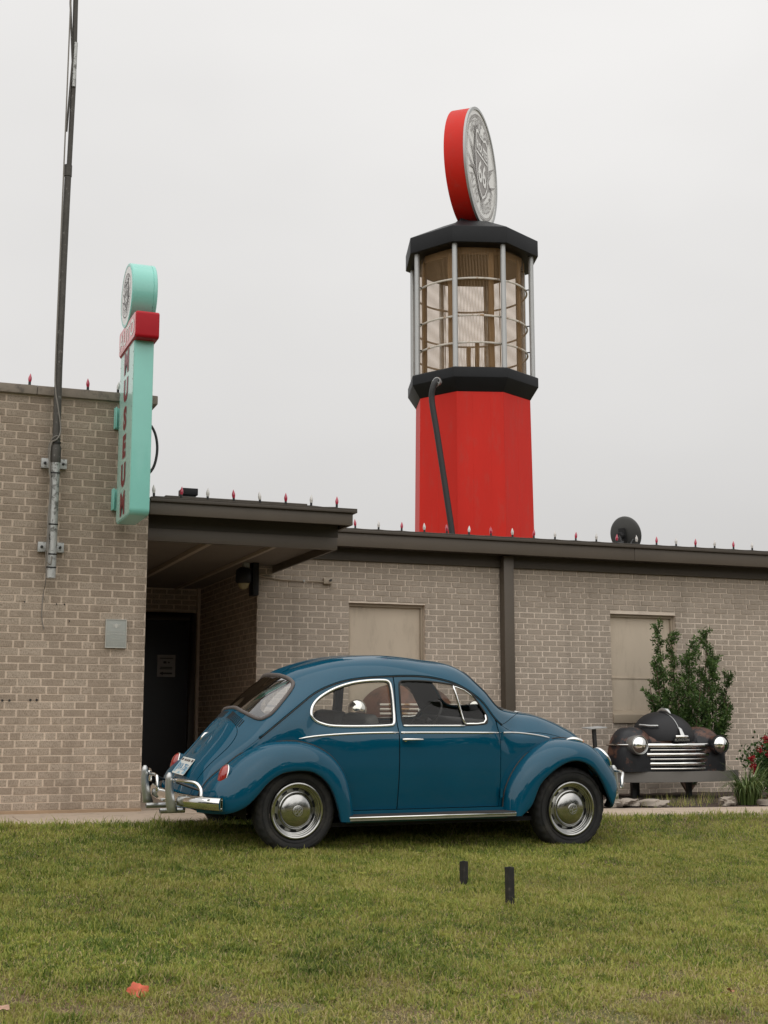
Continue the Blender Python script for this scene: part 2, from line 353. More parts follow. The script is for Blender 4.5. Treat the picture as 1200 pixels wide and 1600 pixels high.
# path: slabs with joints, their near edge against the grass
g = MB()
edges = [-3.2, -1.75, -.25, 1.22, 2.75, 4.28, 5.8, 7.3, 8.85, 10.4, 11.95, 13.5]
path = tag(bpy.data.objects.new('path', None), kind='structure'); COL.objects.link(path)
def slab_z(x): return -.010 * (x - 1.5) + .012
for a, b in zip(edges[:-1], edges[1:]):
    n = 8; v = []; f = []
    y0, y1 = 10.93, 11.9
    m_ = MB()
    pts = [(a + .004, y0), (b - .004, y0), (b - .004, y1), (a + .004, y1)]
    v = [(x, y, slab_z(x)) for x, y in pts] + [(x, y, slab_z(x) - .12) for x, y in pts]
    m_.add(v, [(0, 1, 2, 3), (0, 4, 5, 1), (1, 5, 6, 2), (2, 6, 7, 3), (3, 7, 4, 0)])
    m_.build('slab', concrete, path, bevel=.006)
m_ = MB(); m_.box((-3.2, 11.903, -.13), (4.25, 12.5, slab_z(2) - .004)); m_.box((2.42, 12.5, -.13), (4.15, 17.75, slab_z(3) - .01)); m_.build('porch_slab', concrete, path)
# planting bed
xs2 = np.linspace(4.26, 16, 110); ys2 = np.linspace(11.9, 14.92, 32)
g = MB(); rr = rng.random((110, 32))
g.grid([[(x, y, -.075 - .006 * (x - 5) * .3 + .035 * math.sin((y - 11.9) / 3 * PI) + .02 * rr[i, j]) for j, y in enumerate(ys2)] for i, x in enumerate(xs2)])
tag(g.build('planting_bed', mulch, smooth=180), kind='structure')
def bedz(x, y): return -.065 - .0018 * (x - 5) + .035 * math.sin((y - 11.9) / 3 * PI)

# ---------------------------------------------------------------- brick walls
CO = .0677; MOD = .2032; JT = .0125; HJ = .0185
brick_cache = {}
def brick_mesh(L, var, bmat_):
    key = (round(L, 3), var, bmat_.name)
    if key not in brick_cache:
        h = CO - JT; m_ = MB(); r = random.Random(var * 17 + int(L * 1000)); j = lambda: r.uniform(-.0012, .0012)
        d = .004 + r.uniform(-.0015, .002)
        v = [(j(), -d + j(), j()), (L + j(), -d + j(), j()), (L + j(), -d + j(), h + j()), (j(), -d + j(), h + j()), (0, .02, 0), (L, .02, 0), (L, .02, h), (0, .02, h)]
        m_.add(v, [(0, 1, 2, 3), (0, 4, 5, 1), (1, 5, 6, 2), (2, 6, 7, 3), (3, 7, 4, 0)], tint=(r.random() if r.random() > .10 else -.35))
        brick_cache[key] = m_.mesh('brick', bmat_)
        brick_cache[(key, 'g')] = (v, m_.f, m_.t[0])
    return brick_cache[key], brick_cache[(key, 'g')]
def brick_wall(parent, org, u, x0, x1, z0, z1, holes=(), seen=None, nsingle=300, shift=0, proud=None, phase=0, mats=None):
    """org: point where a=0; u: unit along the wall; the face normal is u x z turned to the front"""
    bm_, mo_ = mats or (brickm, mortar)
    u = Vector(u); nrm = u.cross(Vector((0, 0, 1)))        # outward
    Mb = Matrix(((u.x, -nrm.x, 0, org[0]), (u.y, -nrm.y, 0, org[1]), (0, 0, 1, 0), (0, 0, 0, 1)))
    # mortar plane cut round the openings
    xsb = sorted({x0, x1, *[h[0] for h in holes], *[h[1] for h in holes]}); zsb = sorted({z0, z1, *[h[2] for h in holes], *[h[3] for h in holes]})
    m_ = MB()
    for a, b in zip(xsb[:-1], xsb[1:]):
        for c, d in zip(zsb[:-1], zsb[1:]):
            if any(h[0] - 1e-6 <= a and b <= h[1] + 1e-6 and h[2] - 1e-6 <= c and d <= h[3] + 1e-6 for h in holes): continue
            m_.box((a, 0, c), (b, .10, d), Mb)
    m_.build('mortar_bed', mo_, parent)
    L = []; ci = 0; z = z0 + JT / 2
    while z + CO - JT < z1 + .02:
        h = min(CO - JT, z1 - z)
        if h < .02: break
        lens = []; k = (ci + phase) % 6
        x = x0 - (MOD * .5 if ci % 2 else 0) - shift * MOD - MOD
        i = 0
        while x < x1:
            l = MOD if k != 3 else (MOD if i % 2 == 0 else MOD / 2)
            if k == 3 and i == 0: x += MOD * .25
            a, b = x + HJ / 2, x + l - HJ / 2; i += 1; x += l
            a = max(a, x0 + .001); b = min(b, x1 - .001)
            if b - a < .02: continue
            segs = [(a, b)]
            for hx0, hx1, hz0, hz1 in holes:
                if z + h > hz0 + .012 and z < hz1 - .012:
                    ns = []
                    for p, q in segs:
                        if q <= hx0 or p >= hx1: ns.append((p, q))
                        else:
                            if hx0 - p > .02: ns.append((p, hx0))
                            if q - hx1 > .02: ns.append((hx1, q))
                    segs = ns
            for p, q in segs: L.append((p, q, z))
        z += CO; ci += 1
    singles = []
    if seen:
        cand = []
        for i, (p, q, z) in enumerate(L):
            if q - p < .06: continue
            if seen(p, q, z): 
                P = Mb @ Vector(((p + q) / 2, 0, z)); cand.append(((P - Vector((0, 0, EYE))).length, i))
        cand.sort(); singles = set(i for _, i in cand[:nsingle])
    J = MB()
    for i, (p, q, z) in enumerate(L):
        l = round((q - p) * 200) / 200; var = random.randrange(14)
        me, (gv, gf, gt) = brick_mesh(l, var, bm_)
        dy = 0
        if proud and z > proud: dy = -.004
        M_ = Mb @ Matrix.Translation((p, dy, z))
        if i in singles: obj('brick', me, parent, M=M_)
        else: J.add(gv, gf, M_, tint=gt)
    if J.v: J.build('brickwork', bm_, parent, kind='stuff')

# left wing
YL = 12.38; YR = 14.9
lw = thing('brick_building', 'taller brick wing with stone coping, carrying the pipe mast and the teal sign', 'building', (2.39, YL, 0))
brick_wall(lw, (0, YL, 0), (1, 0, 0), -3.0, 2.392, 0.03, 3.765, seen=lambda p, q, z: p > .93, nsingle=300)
m_ = MB(); m_.box((-3.0, YL + .1, -.1), (2.38, 17.9, 3.76)); m_.box((2.38, YL + .1, -.1), (2.392, 17.9, 3.76)); m_.build('side_wall', mortar_plain, lw)
m_ = MB()
for a, b in ((-3.05, -1.6), (-1.597, -.1), (-.097, 1.33), (1.333, 2.445)):
    mm_ = MB(); mm_.box((a, YL - .045, 3.765), (b, 18.0, 3.85)); mm_.build('coping_stone', coping, lw, bevel=.01)
m_ = MB(); m_.box((-3.0, YL - .03, -.05), (2.40, YL + .05, .03)); m_.build('foundation', mat('ochre_foundation', (.36, .25, .16), .9, var=.12, vscale=4, bump=.2, bscale=80), lw, bevel=.006)
# bolt holes left in the wall
m_ = MB()
for hx, hz in ((1.145, .985), (1.205, .985), (1.385, .99), (1.44, .99), (1.30, 1.86), (1.58, 1.85), (1.65, 1.85), (1.05, 1.90), (1.70, 1.70)):
    m_.lathe([(.0, 0), (.010 if hz < 1.2 else .006, 0), (.011 if hz < 1.2 else .007, .004)], 10, frame((hx, YL - .011, hz), (1, 0, 0), (0, 0, 1)))
m_.build('bolt_hole', ink, lw)

# main building
mb = thing('brick_building', 'long low brick building with brown fascia, blanked windows and a recessed porch', 'building', (4.16, YR, 0))
holes = [(5.275, 6.25, .88, 2.20), (8.793, 9.763, .88, 2.175)]
def seen_r(p, q, z):
    if p < 4.1 or q > 11.4: return False
    # hidden by the parked car or the display front
    if p < 8.3 and z < 1.15: return False
    return z > .35
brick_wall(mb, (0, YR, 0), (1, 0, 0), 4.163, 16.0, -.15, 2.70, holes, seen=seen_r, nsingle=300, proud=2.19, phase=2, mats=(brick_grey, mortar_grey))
# porch: right wall (faces the left wing) and back wall
brick_wall(mb, (4.16, 17.8, 0), (0, -1, 0), 0, 2.897, -.0, 2.589, phase=1)
brick_wall(mb, (0, 17.8, 0), (1, 0, 0), 2.395, 4.155, -.0, 2.589, holes=[(2.39, 4.12, 0, 2.26)])
m_ = MB(); m_.box((4.27, YR + .1, -.15), (16, 19, 2.7)); m_.box((2.3, 17.902, -.15), (4.269, 19, 3.0)); m_.box((4.121, 17.70, 0), (4.159, 17.901, 2.6)); m_.box((2.3, 14.87, 2.61), (4.37, 17.9, 2.86)); m_.build('wall_core', mortar_plain, mb)
# door with frame and notice
m_ = MB(); m_.box((2.4, 17.84, 0), (4.035, 17.86, 2.16)); dr = m_.build('door', doorblack, mb)
m_ = MB(); m_.box((4.035, 17.76, 0), (4.12, 17.88, 2.26)); m_.box((2.4, 17.76, 2.16), (4.035, 17.88, 2.26)); m_.build('door_frame', brown2, mb, bevel=.004)
m_ = MB(); m_.box((3.62, 17.826, 1.41), (3.86, 17.8385, 1.70)); nt_ = m_.build('notice', paper, dr)
m_ = MB()
for z, a, b, h in ((1.655, .03, .21, .012), (1.60, .08, .12, .03), (1.60, .14, .165, .02), (1.535, .04, .20, .012), (1.515, .03, .20, .012), (1.455, .04, .20, .024)):
    m_.box((3.62 + a, 17.822, z - h / 2), (3.62 + b, 17.8259, z + h / 2))
m_.add([(3.625 + .02, 17.823, 1.455), (3.625 + .07, 17.823, 1.48), (3.625 + .07, 17.823, 1.43)], [(0, 2, 1)])
m_.build('notice_print', ink, dr)

# window panels
for (hx0, hx1, hz0, hz1) in holes:
    w_ = bpy.data.objects.new('window', None); COL.objects.link(w_); w_.parent = mb
    m_ = MB(); m_.box((hx0 + .03, YR + .095, hz0), (hx1 - .03, YR + .12, hz1 - .03)); m_.build('blank_panel', beige, w_)
    m_ = MB(); m_.box((hx0 + .001, YR + .06, hz0 + .06), (hx0 + .035, YR + .0949, hz1 - .035)); m_.box((hx1 - .035, YR + .06, hz0 + .06), (hx1 - .001, YR + .0949, hz1 - .035)); m_.box((hx0 + .001, YR + .055, hz1 - .035), (hx1 - .001, YR + .0949, hz1 - .001)); m_.build('frame', beige2, w_, bevel=.003)
    m_ = MB(); m_.box((hx0 + .036, YR + .085, 1.36), (hx1 - .036, YR + .0949, 1.378)); m_.build('rail', beige, w_)
    m_ = MB(); v = [(hx0 + .002, YR + .094, .96), (hx1 - .002, YR + .094, .96), (hx1 - .002, YR - .035, .905), (hx0 + .002, YR - .035, .905), (hx0 + .002, YR - .035, .80), (hx1 - .002, YR - .035, .80), (hx1 - .002, YR + .094, .80), (hx0 + .002, YR + .094, .80)]
    m_.add(v, [(0, 3, 2, 1), (3, 4, 5, 2), (4, 7, 6, 5), (0, 7, 4, 3), (1, 2, 5, 6)]); m_.build('sill', beige2, w_, bevel=.004)

# eaves
m_ = MB(); m_.box((4.381, YR - .05, 2.693), (7.237, YR + .1, 2.86)); m_.build('frieze_board', brown2, mb, bevel=.004)
m_ = MB(); m_.box((7.373, YR - .05, 2.693), (16, YR + .1, 2.86)); m_.build('frieze_board', brown2, mb, bevel=.004)
fx = [4.385, 9.0, 16.0]
for a, b in zip(fx[:-1], fx[1:]):
    m_ = MB(); m_.box((a, 14.60, 2.826), (b - .003, 14.63, 3.0)); m_.build('fascia_board', brown, mb, bevel=.004)
m_ = MB(); m_.box((4.385, 14.631, 2.835), (16, 14.849, 2.85)); m_.build('soffit', brown2, mb)
m_ = MB(); m_.box((4.40, 14.565, 2.985), (16, 14.599, 3.022)); m_.box((4.40, 14.565, 3.0221), (16, 14.72, 3.035)); m_.build('roof_flashing', brown2, mb, bevel=.004)
m_ = MB(); m_.box((4.4, 14.632, 2.87), (16, 24, 3.0)); m_.build('roof', mat('roof_felt', (.09, .085, .08), .9), mb)
m_ = MB(); m_.box((7.238, YR - .145, -.15), (7.372, YR - .012, 2.825)); m_.build('post', brown, mb, bevel=.006)

# porch canopy
cn = thing('porch_canopy', 'stepped brown flat canopy over the dark porch doorway', 'canopy', (3.4, 12.7, 2.5))
m_ = MB(); m_.box((2.41, 12.40, 2.725), (4.43, 12.43, 2.858)); m_.box((4.40, 12.4301, 2.725), (4.43, 14.55, 2.858)); m_.build('fascia_board', brown, cn, bevel=.004)
m_ = MB(); m_.box((2.41, 12.365, 2.845), (4.465, 12.399, 2.875)); m_.box((4.4301, 12.3991, 2.845), (4.465, 14.5, 2.875)); m_.box((2.41, 12.3651, 2.8751), (4.465, 14.5, 2.888)); m_.build('roof_flashing', brown2, cn, bevel=.003)
m_ = MB(); m_.box((2.41, 12.43, 2.772), (4.40, 14.5, 2.80)); m_.build('soffit', brown2, cn)
m_ = MB(); m_.box((2.41, 12.70, 2.634), (4.38, 12.75, 2.771)); m_.box((4.35, 12.7501, 2.63), (4.38, 14.845, 2.771)); m_.build('upper_beam', brown2, cn, bevel=.003)
m_ = MB(); m_.box((2.41, 12.665, 2.51), (4.36, 12.719, 2.632)); m_.box((4.33, 12.7191, 2.51), (4.36, 14.885, 2.629)); m_.build('lower_beam', brown, cn, bevel=.003)
m_ = MB(); m_.box((2.41, 12.7191, 2.59), (4.329, 14.885, 2.605)); m_.box((2.41, 14.8851, 2.59), (4.16, 17.79, 2.605)); m_.build('ceiling', mat('porch_ceiling_paint', (.17, .145, .115), .7, var=.08), cn)
m_ = MB(); m_.box((3.10, 12.72, 2.545), (3.15, 17.7, 2.589)); m_.box((3.80, 12.72, 2.555), (3.84, 17.7, 2.589)); m_.build('ceiling_batten', beige2, cn)
m_ = MB(); m_.box((2.45, 12.4, 2.889), (3.9, 14.0, 2.9)); m_.build('roof_felt', mat('green_grey_felt', (.07, .08, .07), .9), cn)
m_ = MB(); m_.box((2.55, 12.38, 2.888), (3.95, 12.47, 2.91)); m_.build('roof_edge_strip', brown2, cn, bevel=.004)

# roof things
vt = thing('roof_vent', 'small dark box vent standing on the porch canopy roof', 'vent', (2.95, 13.3, 2.89))
m_ = MB(); m_.box((2.90, 13.22, 2.89), (3.03, 13.38, 3.10)); m_.build('duct', towerblack, vt)
m_ = MB(); m_.box((2.89, 13.20, 3.07), (3.05, 13.40, 3.14)); m_.build('hood', towerblack, vt, bevel=.006)
m_ = MB(); m_.tube([(2.72, 12.95, 2.93), (2.78, 12.95, 2.95), (2.83, 12.93, 2.955)], .028, 10); m_.lathe([(0, 0), (.04, 0), (.045, .02), (.03, .05), (0, .055)], 14, frame((2.83, 12.94, 2.95), (1, 0, 0), (0, 1, 0)))
tag(m_.build('vent_pipe', white, smooth=50), 'white stubby pipe end lying beside the vent on the canopy roof', 'pipe')
v2 = thing('roof_vent', 'low grey pitched vent hood on the far roof at the right', 'vent', (11.3, 17.5, 3.0))
m_ = MB(); m_.add([(11.0, 17.3, 3.0), (11.7, 17.3, 3.0), (11.7, 17.8, 3.0), (11.0, 17.8, 3.0), (11.2, 17.3, 3.16), (11.55, 17.3, 3.18), (11.55, 17.8, 3.18), (11.2, 17.8, 3.16)], [(0, 1, 5, 4), (1, 2, 6, 5), (2, 3, 7, 6), (3, 0, 4, 7), (4, 5, 6, 7)]); m_.build('hood', greyband, v2)
m_ = MB(); m_.box((11.15, 17.4, 2.95), (11.6, 17.7, 3.02)); m_.build('curb', brown2, v2)

# satellite dish, seen from behind
dc = Vector((9.70, 16.0, 3.375)); sd = thing('satellite_dish', 'dark satellite dish seen from behind above the roof edge', 'satellite dish', (9.75, 16.2, 3.0))
dn = Vector((.90, .40, .22)).normalized()  # the way the dish looks
Md = frame(dc, dn.cross(Vector((0, 0, 1))), dn.cross(Vector((0, 0, 1))).cross(dn) * -1, dn)
m_ = MB(); prof = [(r, .05 * (r / .27) ** 2) for r in np.linspace(0.001, .25, 10)] + [(.255, .043), (.252, .036)] + [(r, .05 * (r / .27) ** 2 - .012) for r in np.linspace(.245, .001, 10)]
m_.lathe(prof, 40, Md); m_.build('reflector', dishm, sd, smooth=50)
b0 = dc - dn * .02
m_ = MB(); m_.tube([b0, b0 - dn * .10], .045, 8); m_.box((-.05, -.10, -.05), (.05, .08, -.03), Md); m_.build('back_bracket', steelpost, sd)
m_ = MB(); m_.tube([b0 - dn * .10, (9.62, 15.92, 3.22), (9.58, 15.95, 2.99)], .022, 8); m_.tube([(9.42, 16.0, 3.02), (9.58, 15.93, 3.24), (9.64, 15.93, 3.26)], .026, 8); m_.tube([(9.75, 15.85, 3.3), (9.55, 15.8, 3.02)], .012, 6); m_.build('mast', steelpost, sd)
m_ = MB(); m_.box((9.36, 15.9, 3.0), (9.85, 16.15, 3.02)); m_.build('foot', steelpost, sd)

# ---------------------------------------------------------------- strings of bulbs on the roof edges
def bulb(cx, cy, cz, red, parent):
    m_ = MB(); pr = [(0.0, .088), (.004, .080), (.010, .064), (.0165, .044), (.017, .027), (.012, .004)]
    m_.lathe(pr[::-1], 12, Matrix.Translation((cx, cy, cz + .026)) @ Matrix.Rotation(random.uniform(-.08, .08), 4, 'X') @ Matrix.Rotation(random.uniform(-.1, .1), 4, 'Y'))
    b = m_.build('bulb', bulbred if red else bulbwhite, parent, smooth=80)
    m_ = MB(); m_.lathe([(0, 0), (.012, 0), (.012, .036), (0, .036)], 10, Matrix.Translation((cx, cy, cz))); m_.build('socket', cableblack, b)
def bulb_string(label, pts, z):
    s_ = thing('light_string', label, 'string lights', (pts[0][0], pts[0][1], z), group='bulb strings clipped along the roof edges')
    P = []
    for i, (x, y, r) in enumerate(pts):
        bulb(x, y, z, r, s_); P.append((x, y + .01, z + .004))
        if i < len(pts) - 1: P.append(((x + pts[i + 1][0]) / 2, y + .012, z - .003))
    m_ = MB(); m_.tube(P, .004, 5); m_.build('cord', cableblack, s_)
    return s_
s1 = bulb_string('red and clear bulbs on the coping of the taller wing', [(-.2, 12.36, 1), (.28, 12.36, 0), (.77, 12.36, 1) , (1.262, 12.36, 1), (1.79, 12.36, 1), (2.07, 12.36, 0), (2.36, 12.40, 1)], 3.85)
s2 = bulb_string('eight bulbs along the front edge of the porch canopy', [(2.44, 12.385, 0), (2.70, 12.385, 1), (2.955, 12.385, 0), (3.21, 12.385, 1), (3.47, 12.385, 0), (3.73, 12.385, 1), (3.99, 12.385, 0), (4.255, 12.385, 1)], 2.912 - .02)
pts = []; x = 5.24 - .28 * 1; i = 0
for i in range(30):
    pts.append((5.24 + .291 * (i - 1), 14.585, (i % 2) == 1))
s3 = bulb_string('long row of red and clear bulbs along the low roof edge', pts, 3.036)

# ---------------------------------------------------------------- flood lamp, junction box, plaque
fl = thing('flood_lamp', 'dark flood lamp under the canopy at the porch corner', 'lamp', (3.97, 14.72, 2.6))
m_ = MB(); m_.box((3.93, 14.66, 2.53), (4.0, 14.74, 2.59)); m_.build('mounting_arm', galv, fl, bevel=.004)
m_ = MB(); m_.lathe([(.001, .10), (.05, .10), (.085, .07), (.09, .0), (.09, -.06), (.07, -.08)], 20, Matrix.Translation((3.93, 14.66, 2.43)) ); m_.build('housing', blackenamel, fl, smooth=50)
m_ = MB(); m_.lathe([(.07, -.04), (.065, -.08), (.045, -.115), (.0, -.13)], 20, Matrix.Translation((3.93, 14.66, 2.41))); m_.build('glass_bowl', bulbglass, fl, smooth=80)
m_ = MB(); m_.box((4.03, 14.62, 2.22), (4.10, 14.8, 2.60)); m_.build('back_plate', blackenamel, fl, bevel=.006)
jb = thing('junction_box', 'small beige junction box with conduit on the brick beside the porch', 'junction box', (4.99, YR, 2.42))
m_ = MB(); m_.box((4.945, YR - .065, 2.405), (5.05, YR - .012, 2.47)); m_.build('box', beige2, jb, bevel=.004)
m_ = MB(); m_.lathe([(0, 0), (.014, 0), (.014, .03), (0, .03)], 10, frame((5.01, YR - .095, 2.44), (1, 0, 0), (0, 0, 1))); m_.tube([(5.01, YR - .09, 2.44), (5.03, YR - .11, 2.455)], .005, 6); m_.build('switch_knob', steelpost, jb)
m_ = MB(); m_.tube([(4.945, YR - .035, 2.43), (4.72, YR - .03, 2.43), (4.45, YR - .028, 2.435), (4.25, YR - .028, 2.46), (4.16, YR - .04, 2.48), (4.12, YR - .05, 2.49)], .009, 8); m_.build('conduit', beige2, jb, smooth=60)
m_ = MB(); m_.box((4.70, YR - .045, 2.418), (4.716, YR - .012, 2.442)); m_.build('clip', galv, jb)

pq = thing('wall_plaque', 'small grey wall plaque with winged emblem low on the taller wing', 'plaque', (2.12, YL, 1.6))
m_ = MB(); m_.box((2.025, YL - .035, 1.465), (2.215, YL - .006, 1.725)); m_.build('plate', plaquem, pq, bevel=.003)
m_ = MB(); yy = YL - .0375
for a, b, c, d in ((2.025, 2.215, 1.720, 1.725), (2.025, 2.215, 1.465, 1.470), (2.025, 2.030, 1.4701, 1.7199), (2.210, 2.215, 1.4701, 1.7199)): m_.box((a, YL - .04, c), (b, YL - .0351, d))
m_.build('raised_border', plaquel, pq)
m_ = MB()
def pl_text(t, cx, z, size, sx=1.0):
    v, f = text_geo(t, size, sx=sx); m_.add(v, f, frame((cx, yy, z), (1, 0, 0), (0, 0, 1)))
pl_text('HEART OF ROUTE 66', 2.12, 1.612, .017); pl_text('AUTO MUSEUM', 2.12, 1.588, .024); pl_text('EST', 2.12, 1.566, .012); pl_text('SAPULPA', 2.12, 1.546, .019)
pl_text('A GIFT TO THE CITY AND ITS VISITORS', 2.12, 1.523, .009); pl_text('IN HONOR OF THE MOTHER ROAD', 2.12, 1.508, .009); pl_text('AND ALL WHO KEEP HER STORY', 2.12, 1.493, .009); pl_text('DEDICATED', 2.12, 1.480, .009)
for s_ in (-1, 1):
    for k, (a, b) in enumerate(((.062, .014), (.052, .004), (.040, -.006))):
        m_.add([(2.12 + s_ * .016, yy, 1.668 - k * .008), (2.12 + s_ * .016, yy, 1.675 - k * .008), (2.12 + s_ * a, yy, 1.682 + b - k * .01)], [(0, 1, 2)])
m_.add([(2.12 + .018 * x, yy, 1.665 + .024 * z) for x, z in ((-.9, .8), (-.4, .7), (0, 1), (.4, .7), (.9, .8), (.8, .1), (.5, -.6), (0, -1), (-.5, -.6), (-.8, .1))], [tuple(range(10))])
m_.build('raised_lettering', plaquel, pq)

# ---------------------------------------------------------------- pipe mast strapped to the left wing
ma = thing('pipe_mast', 'tall weathered pipe mast clamped to the brick wing, cables strapped along it', 'mast', (1.507, 12.23, 2.0))
px_, py_ = 1.507, 12.24
m_ = MB(); m_.lathe([(.030, 0), (.041, 0), (.041, 1.12), (.030, 1.12)], 20, Matrix.Translation((px_, py_, 2.07)), close=True); m_.build('lower_pipe', galv, ma, smooth=40)
m_ = MB(); m_.lathe([(.001, 0), (.043, 0), (.047, .02), (.047, .14), (.040, .16)], 20, Matrix.Translation((px_, py_, 3.12))); m_.build('coupling', galv2, ma, smooth=40)
mid = [(px_, py_, 3.2), (px_ - .004, py_, 4.0), (px_ + .002, py_, 5.0), (px_ + .012, py_, 5.95)]
m_ = MB(); m_.tube(mid, [.036, .034, .032, .031], 16); m_.build('middle_pipe', galv2, ma, smooth=60)
m_ = MB(); m_.tube([(px_ + .010, py_, 5.86), (px_ + .01, py_, 5.97)], .037, 14); m_.build('collar', galv2, ma, smooth=40)
m_ = MB(); m_.tube([(px_ + .018, py_, 5.9), (px_ + .03, py_, 6.8), (px_ + .02, py_, 7.6), (px_ + .0, py_, 10.5)], .024, 12); m_.build('upper_pipe', galv2, ma, smooth=60)
m_ = MB(); m_.tube([(px_ - .02, py_ - .01, 6.3), (px_ + .01, py_ - .02, 7.0), (px_ - .03, py_ - .01, 7.6), (px_ - .02, py_, 10.5)], .010, 8); m_.build('stay_rod', galv2, ma, smooth=60)
m_ = MB(); m_.tube([(px_ + .03, py_ - .025, 6.75), (px_ + .035, py_ - .025, 7.2)], .018, 10); m_.build('bare_metal_sleeve', galv, ma, smooth=60)
for bz in (3.13, 2.36):
    m_ = MB(); m_.box((px_ - .115, YL - .05, bz - .045), (px_ + .115, YL - .012, bz + .045)); m_.box((px_ - .045, py_ + .0, bz - .045), (px_ - .0411, YL - .05, bz + .045)); m_.box((px_ + .0411, py_ + .0, bz - .045), (px_ + .045, YL - .05, bz + .045))
    br = m_.build('wall_bracket', galv, ma, bevel=.003)
    for s_ in (-1, 1):
        m_ = MB(); m_.lathe([(0, .02), (.012, .018), (.013, 0)], 6, frame((px_ + s_ * .082, YL - .05, bz), (1, 0, 0), (0, 0, 1))); m_.build('bolt', steelpost, br)
for bz in (2.16, 2.28, 2.55, 3.02, 3.30):
    m_ = MB(); m_.lathe([(.043, 0), (.0455, .003), (.0455, .010), (.043, .013)], 16, Matrix.Translation((px_, py_, bz)) @ Matrix.Rotation(.12, 4, 'X')); m_.build('strap', cableblack, ma)
c1 = smooth_poly([(px_ - .03, py_ - .03, 10), (px_ - .032, py_ - .035, 6.5), (px_ - .038, py_ - .03, 4.2), (px_ - .03, py_ - .04, 3.8), (px_ - .0, py_ - .045, 3.62), (px_ + .03, py_ - .04, 3.42), (px_ + .0, py_ - .05, 3.33), (px_ - .05, py_ - .03, 3.28), (px_ - .055, py_ - .03, 3.05), (px_ - .035, py_ - .035, 2.9), (px_ - .05, py_ - .035, 2.6), (px_ - .04, py_ - .04, 2.35), (px_ - .045, py_ - .045, 2.22), (px_ - .015, py_ - .05, 2.19), (px_ - .005, py_ - .05, 2.26)], 80, False)
m_ = MB(); m_.tube(c1, .007, 7); m_.build('cable', cable, ma, smooth=60)
c1 = smooth_poly([(px_ + .035, py_ - .03, 3.33), (px_ + .0, py_ - .05, 3.36), (px_ - .05, py_ - .035, 3.32), (px_ - .07, py_ - .02, 3.2), (px_ - .045, py_ - .03, 3.0), (px_ - .05, py_ - .03, 2.5), (px_ - .055, py_ - .02, 2.3), (px_ - .04, py_ + .04, 2.05), (px_ - .045, YL - .02, 1.95), (px_ - .055, YL - .02, 1.75), (px_ - .03, YL - .02, 1.62)], 80, False)
m_ = MB(); m_.tube(c1, .0045, 6); m_.build('cable', cable, ma, smooth=60)
# ---------------------------------------------------------------- winged shield emblem shared by the two round signs
def arc_text(m_, txt, M, rad, size, mid, sweep, inward=False, sx=1.0):
    n = len(txt)
    for i, ch in enumerate(txt):
        if ch == ' ': continue
        t = (i - (n - 1) / 2) / max(1, n - 1) * sweep
        a = mid - t if not inward else mid + t
        v, f = text_geo(ch, size, sx=sx)
        rot = a - PI / 2 if not inward else a + PI / 2
        m_.add(v, f, M @ Matrix.Translation((rad * math.cos(a), rad * math.sin(a), 0)) @ Matrix.Rotation(rot, 4, 'Z'))
def ring(m_, M, r0, r1, a0=0, a1=2 * PI, n=64, h=0):
    v = []; f = []
    for k in range(n + 1):
        a = a0 + (a1 - a0) * k / n; v += [(r0 * math.cos(a), r0 * math.sin(a), h), (r1 * math.cos(a), r1 * math.sin(a), h)]
    for k in range(n): f.append((2 * k, 2 * k + 1, 2 * k + 3, 2 * k + 2))
    m_.add(v, f, M)
SH = [(0, .60), (.10, .54), (.24, .60), (.34, .55), (.36, .36), (.40, .18), (.38, -.06), (.30, -.30), (.16, -.46), (0, -.56)]
SH = SH + [(-x, y) for x, y in SH[::-1][1:-1]]
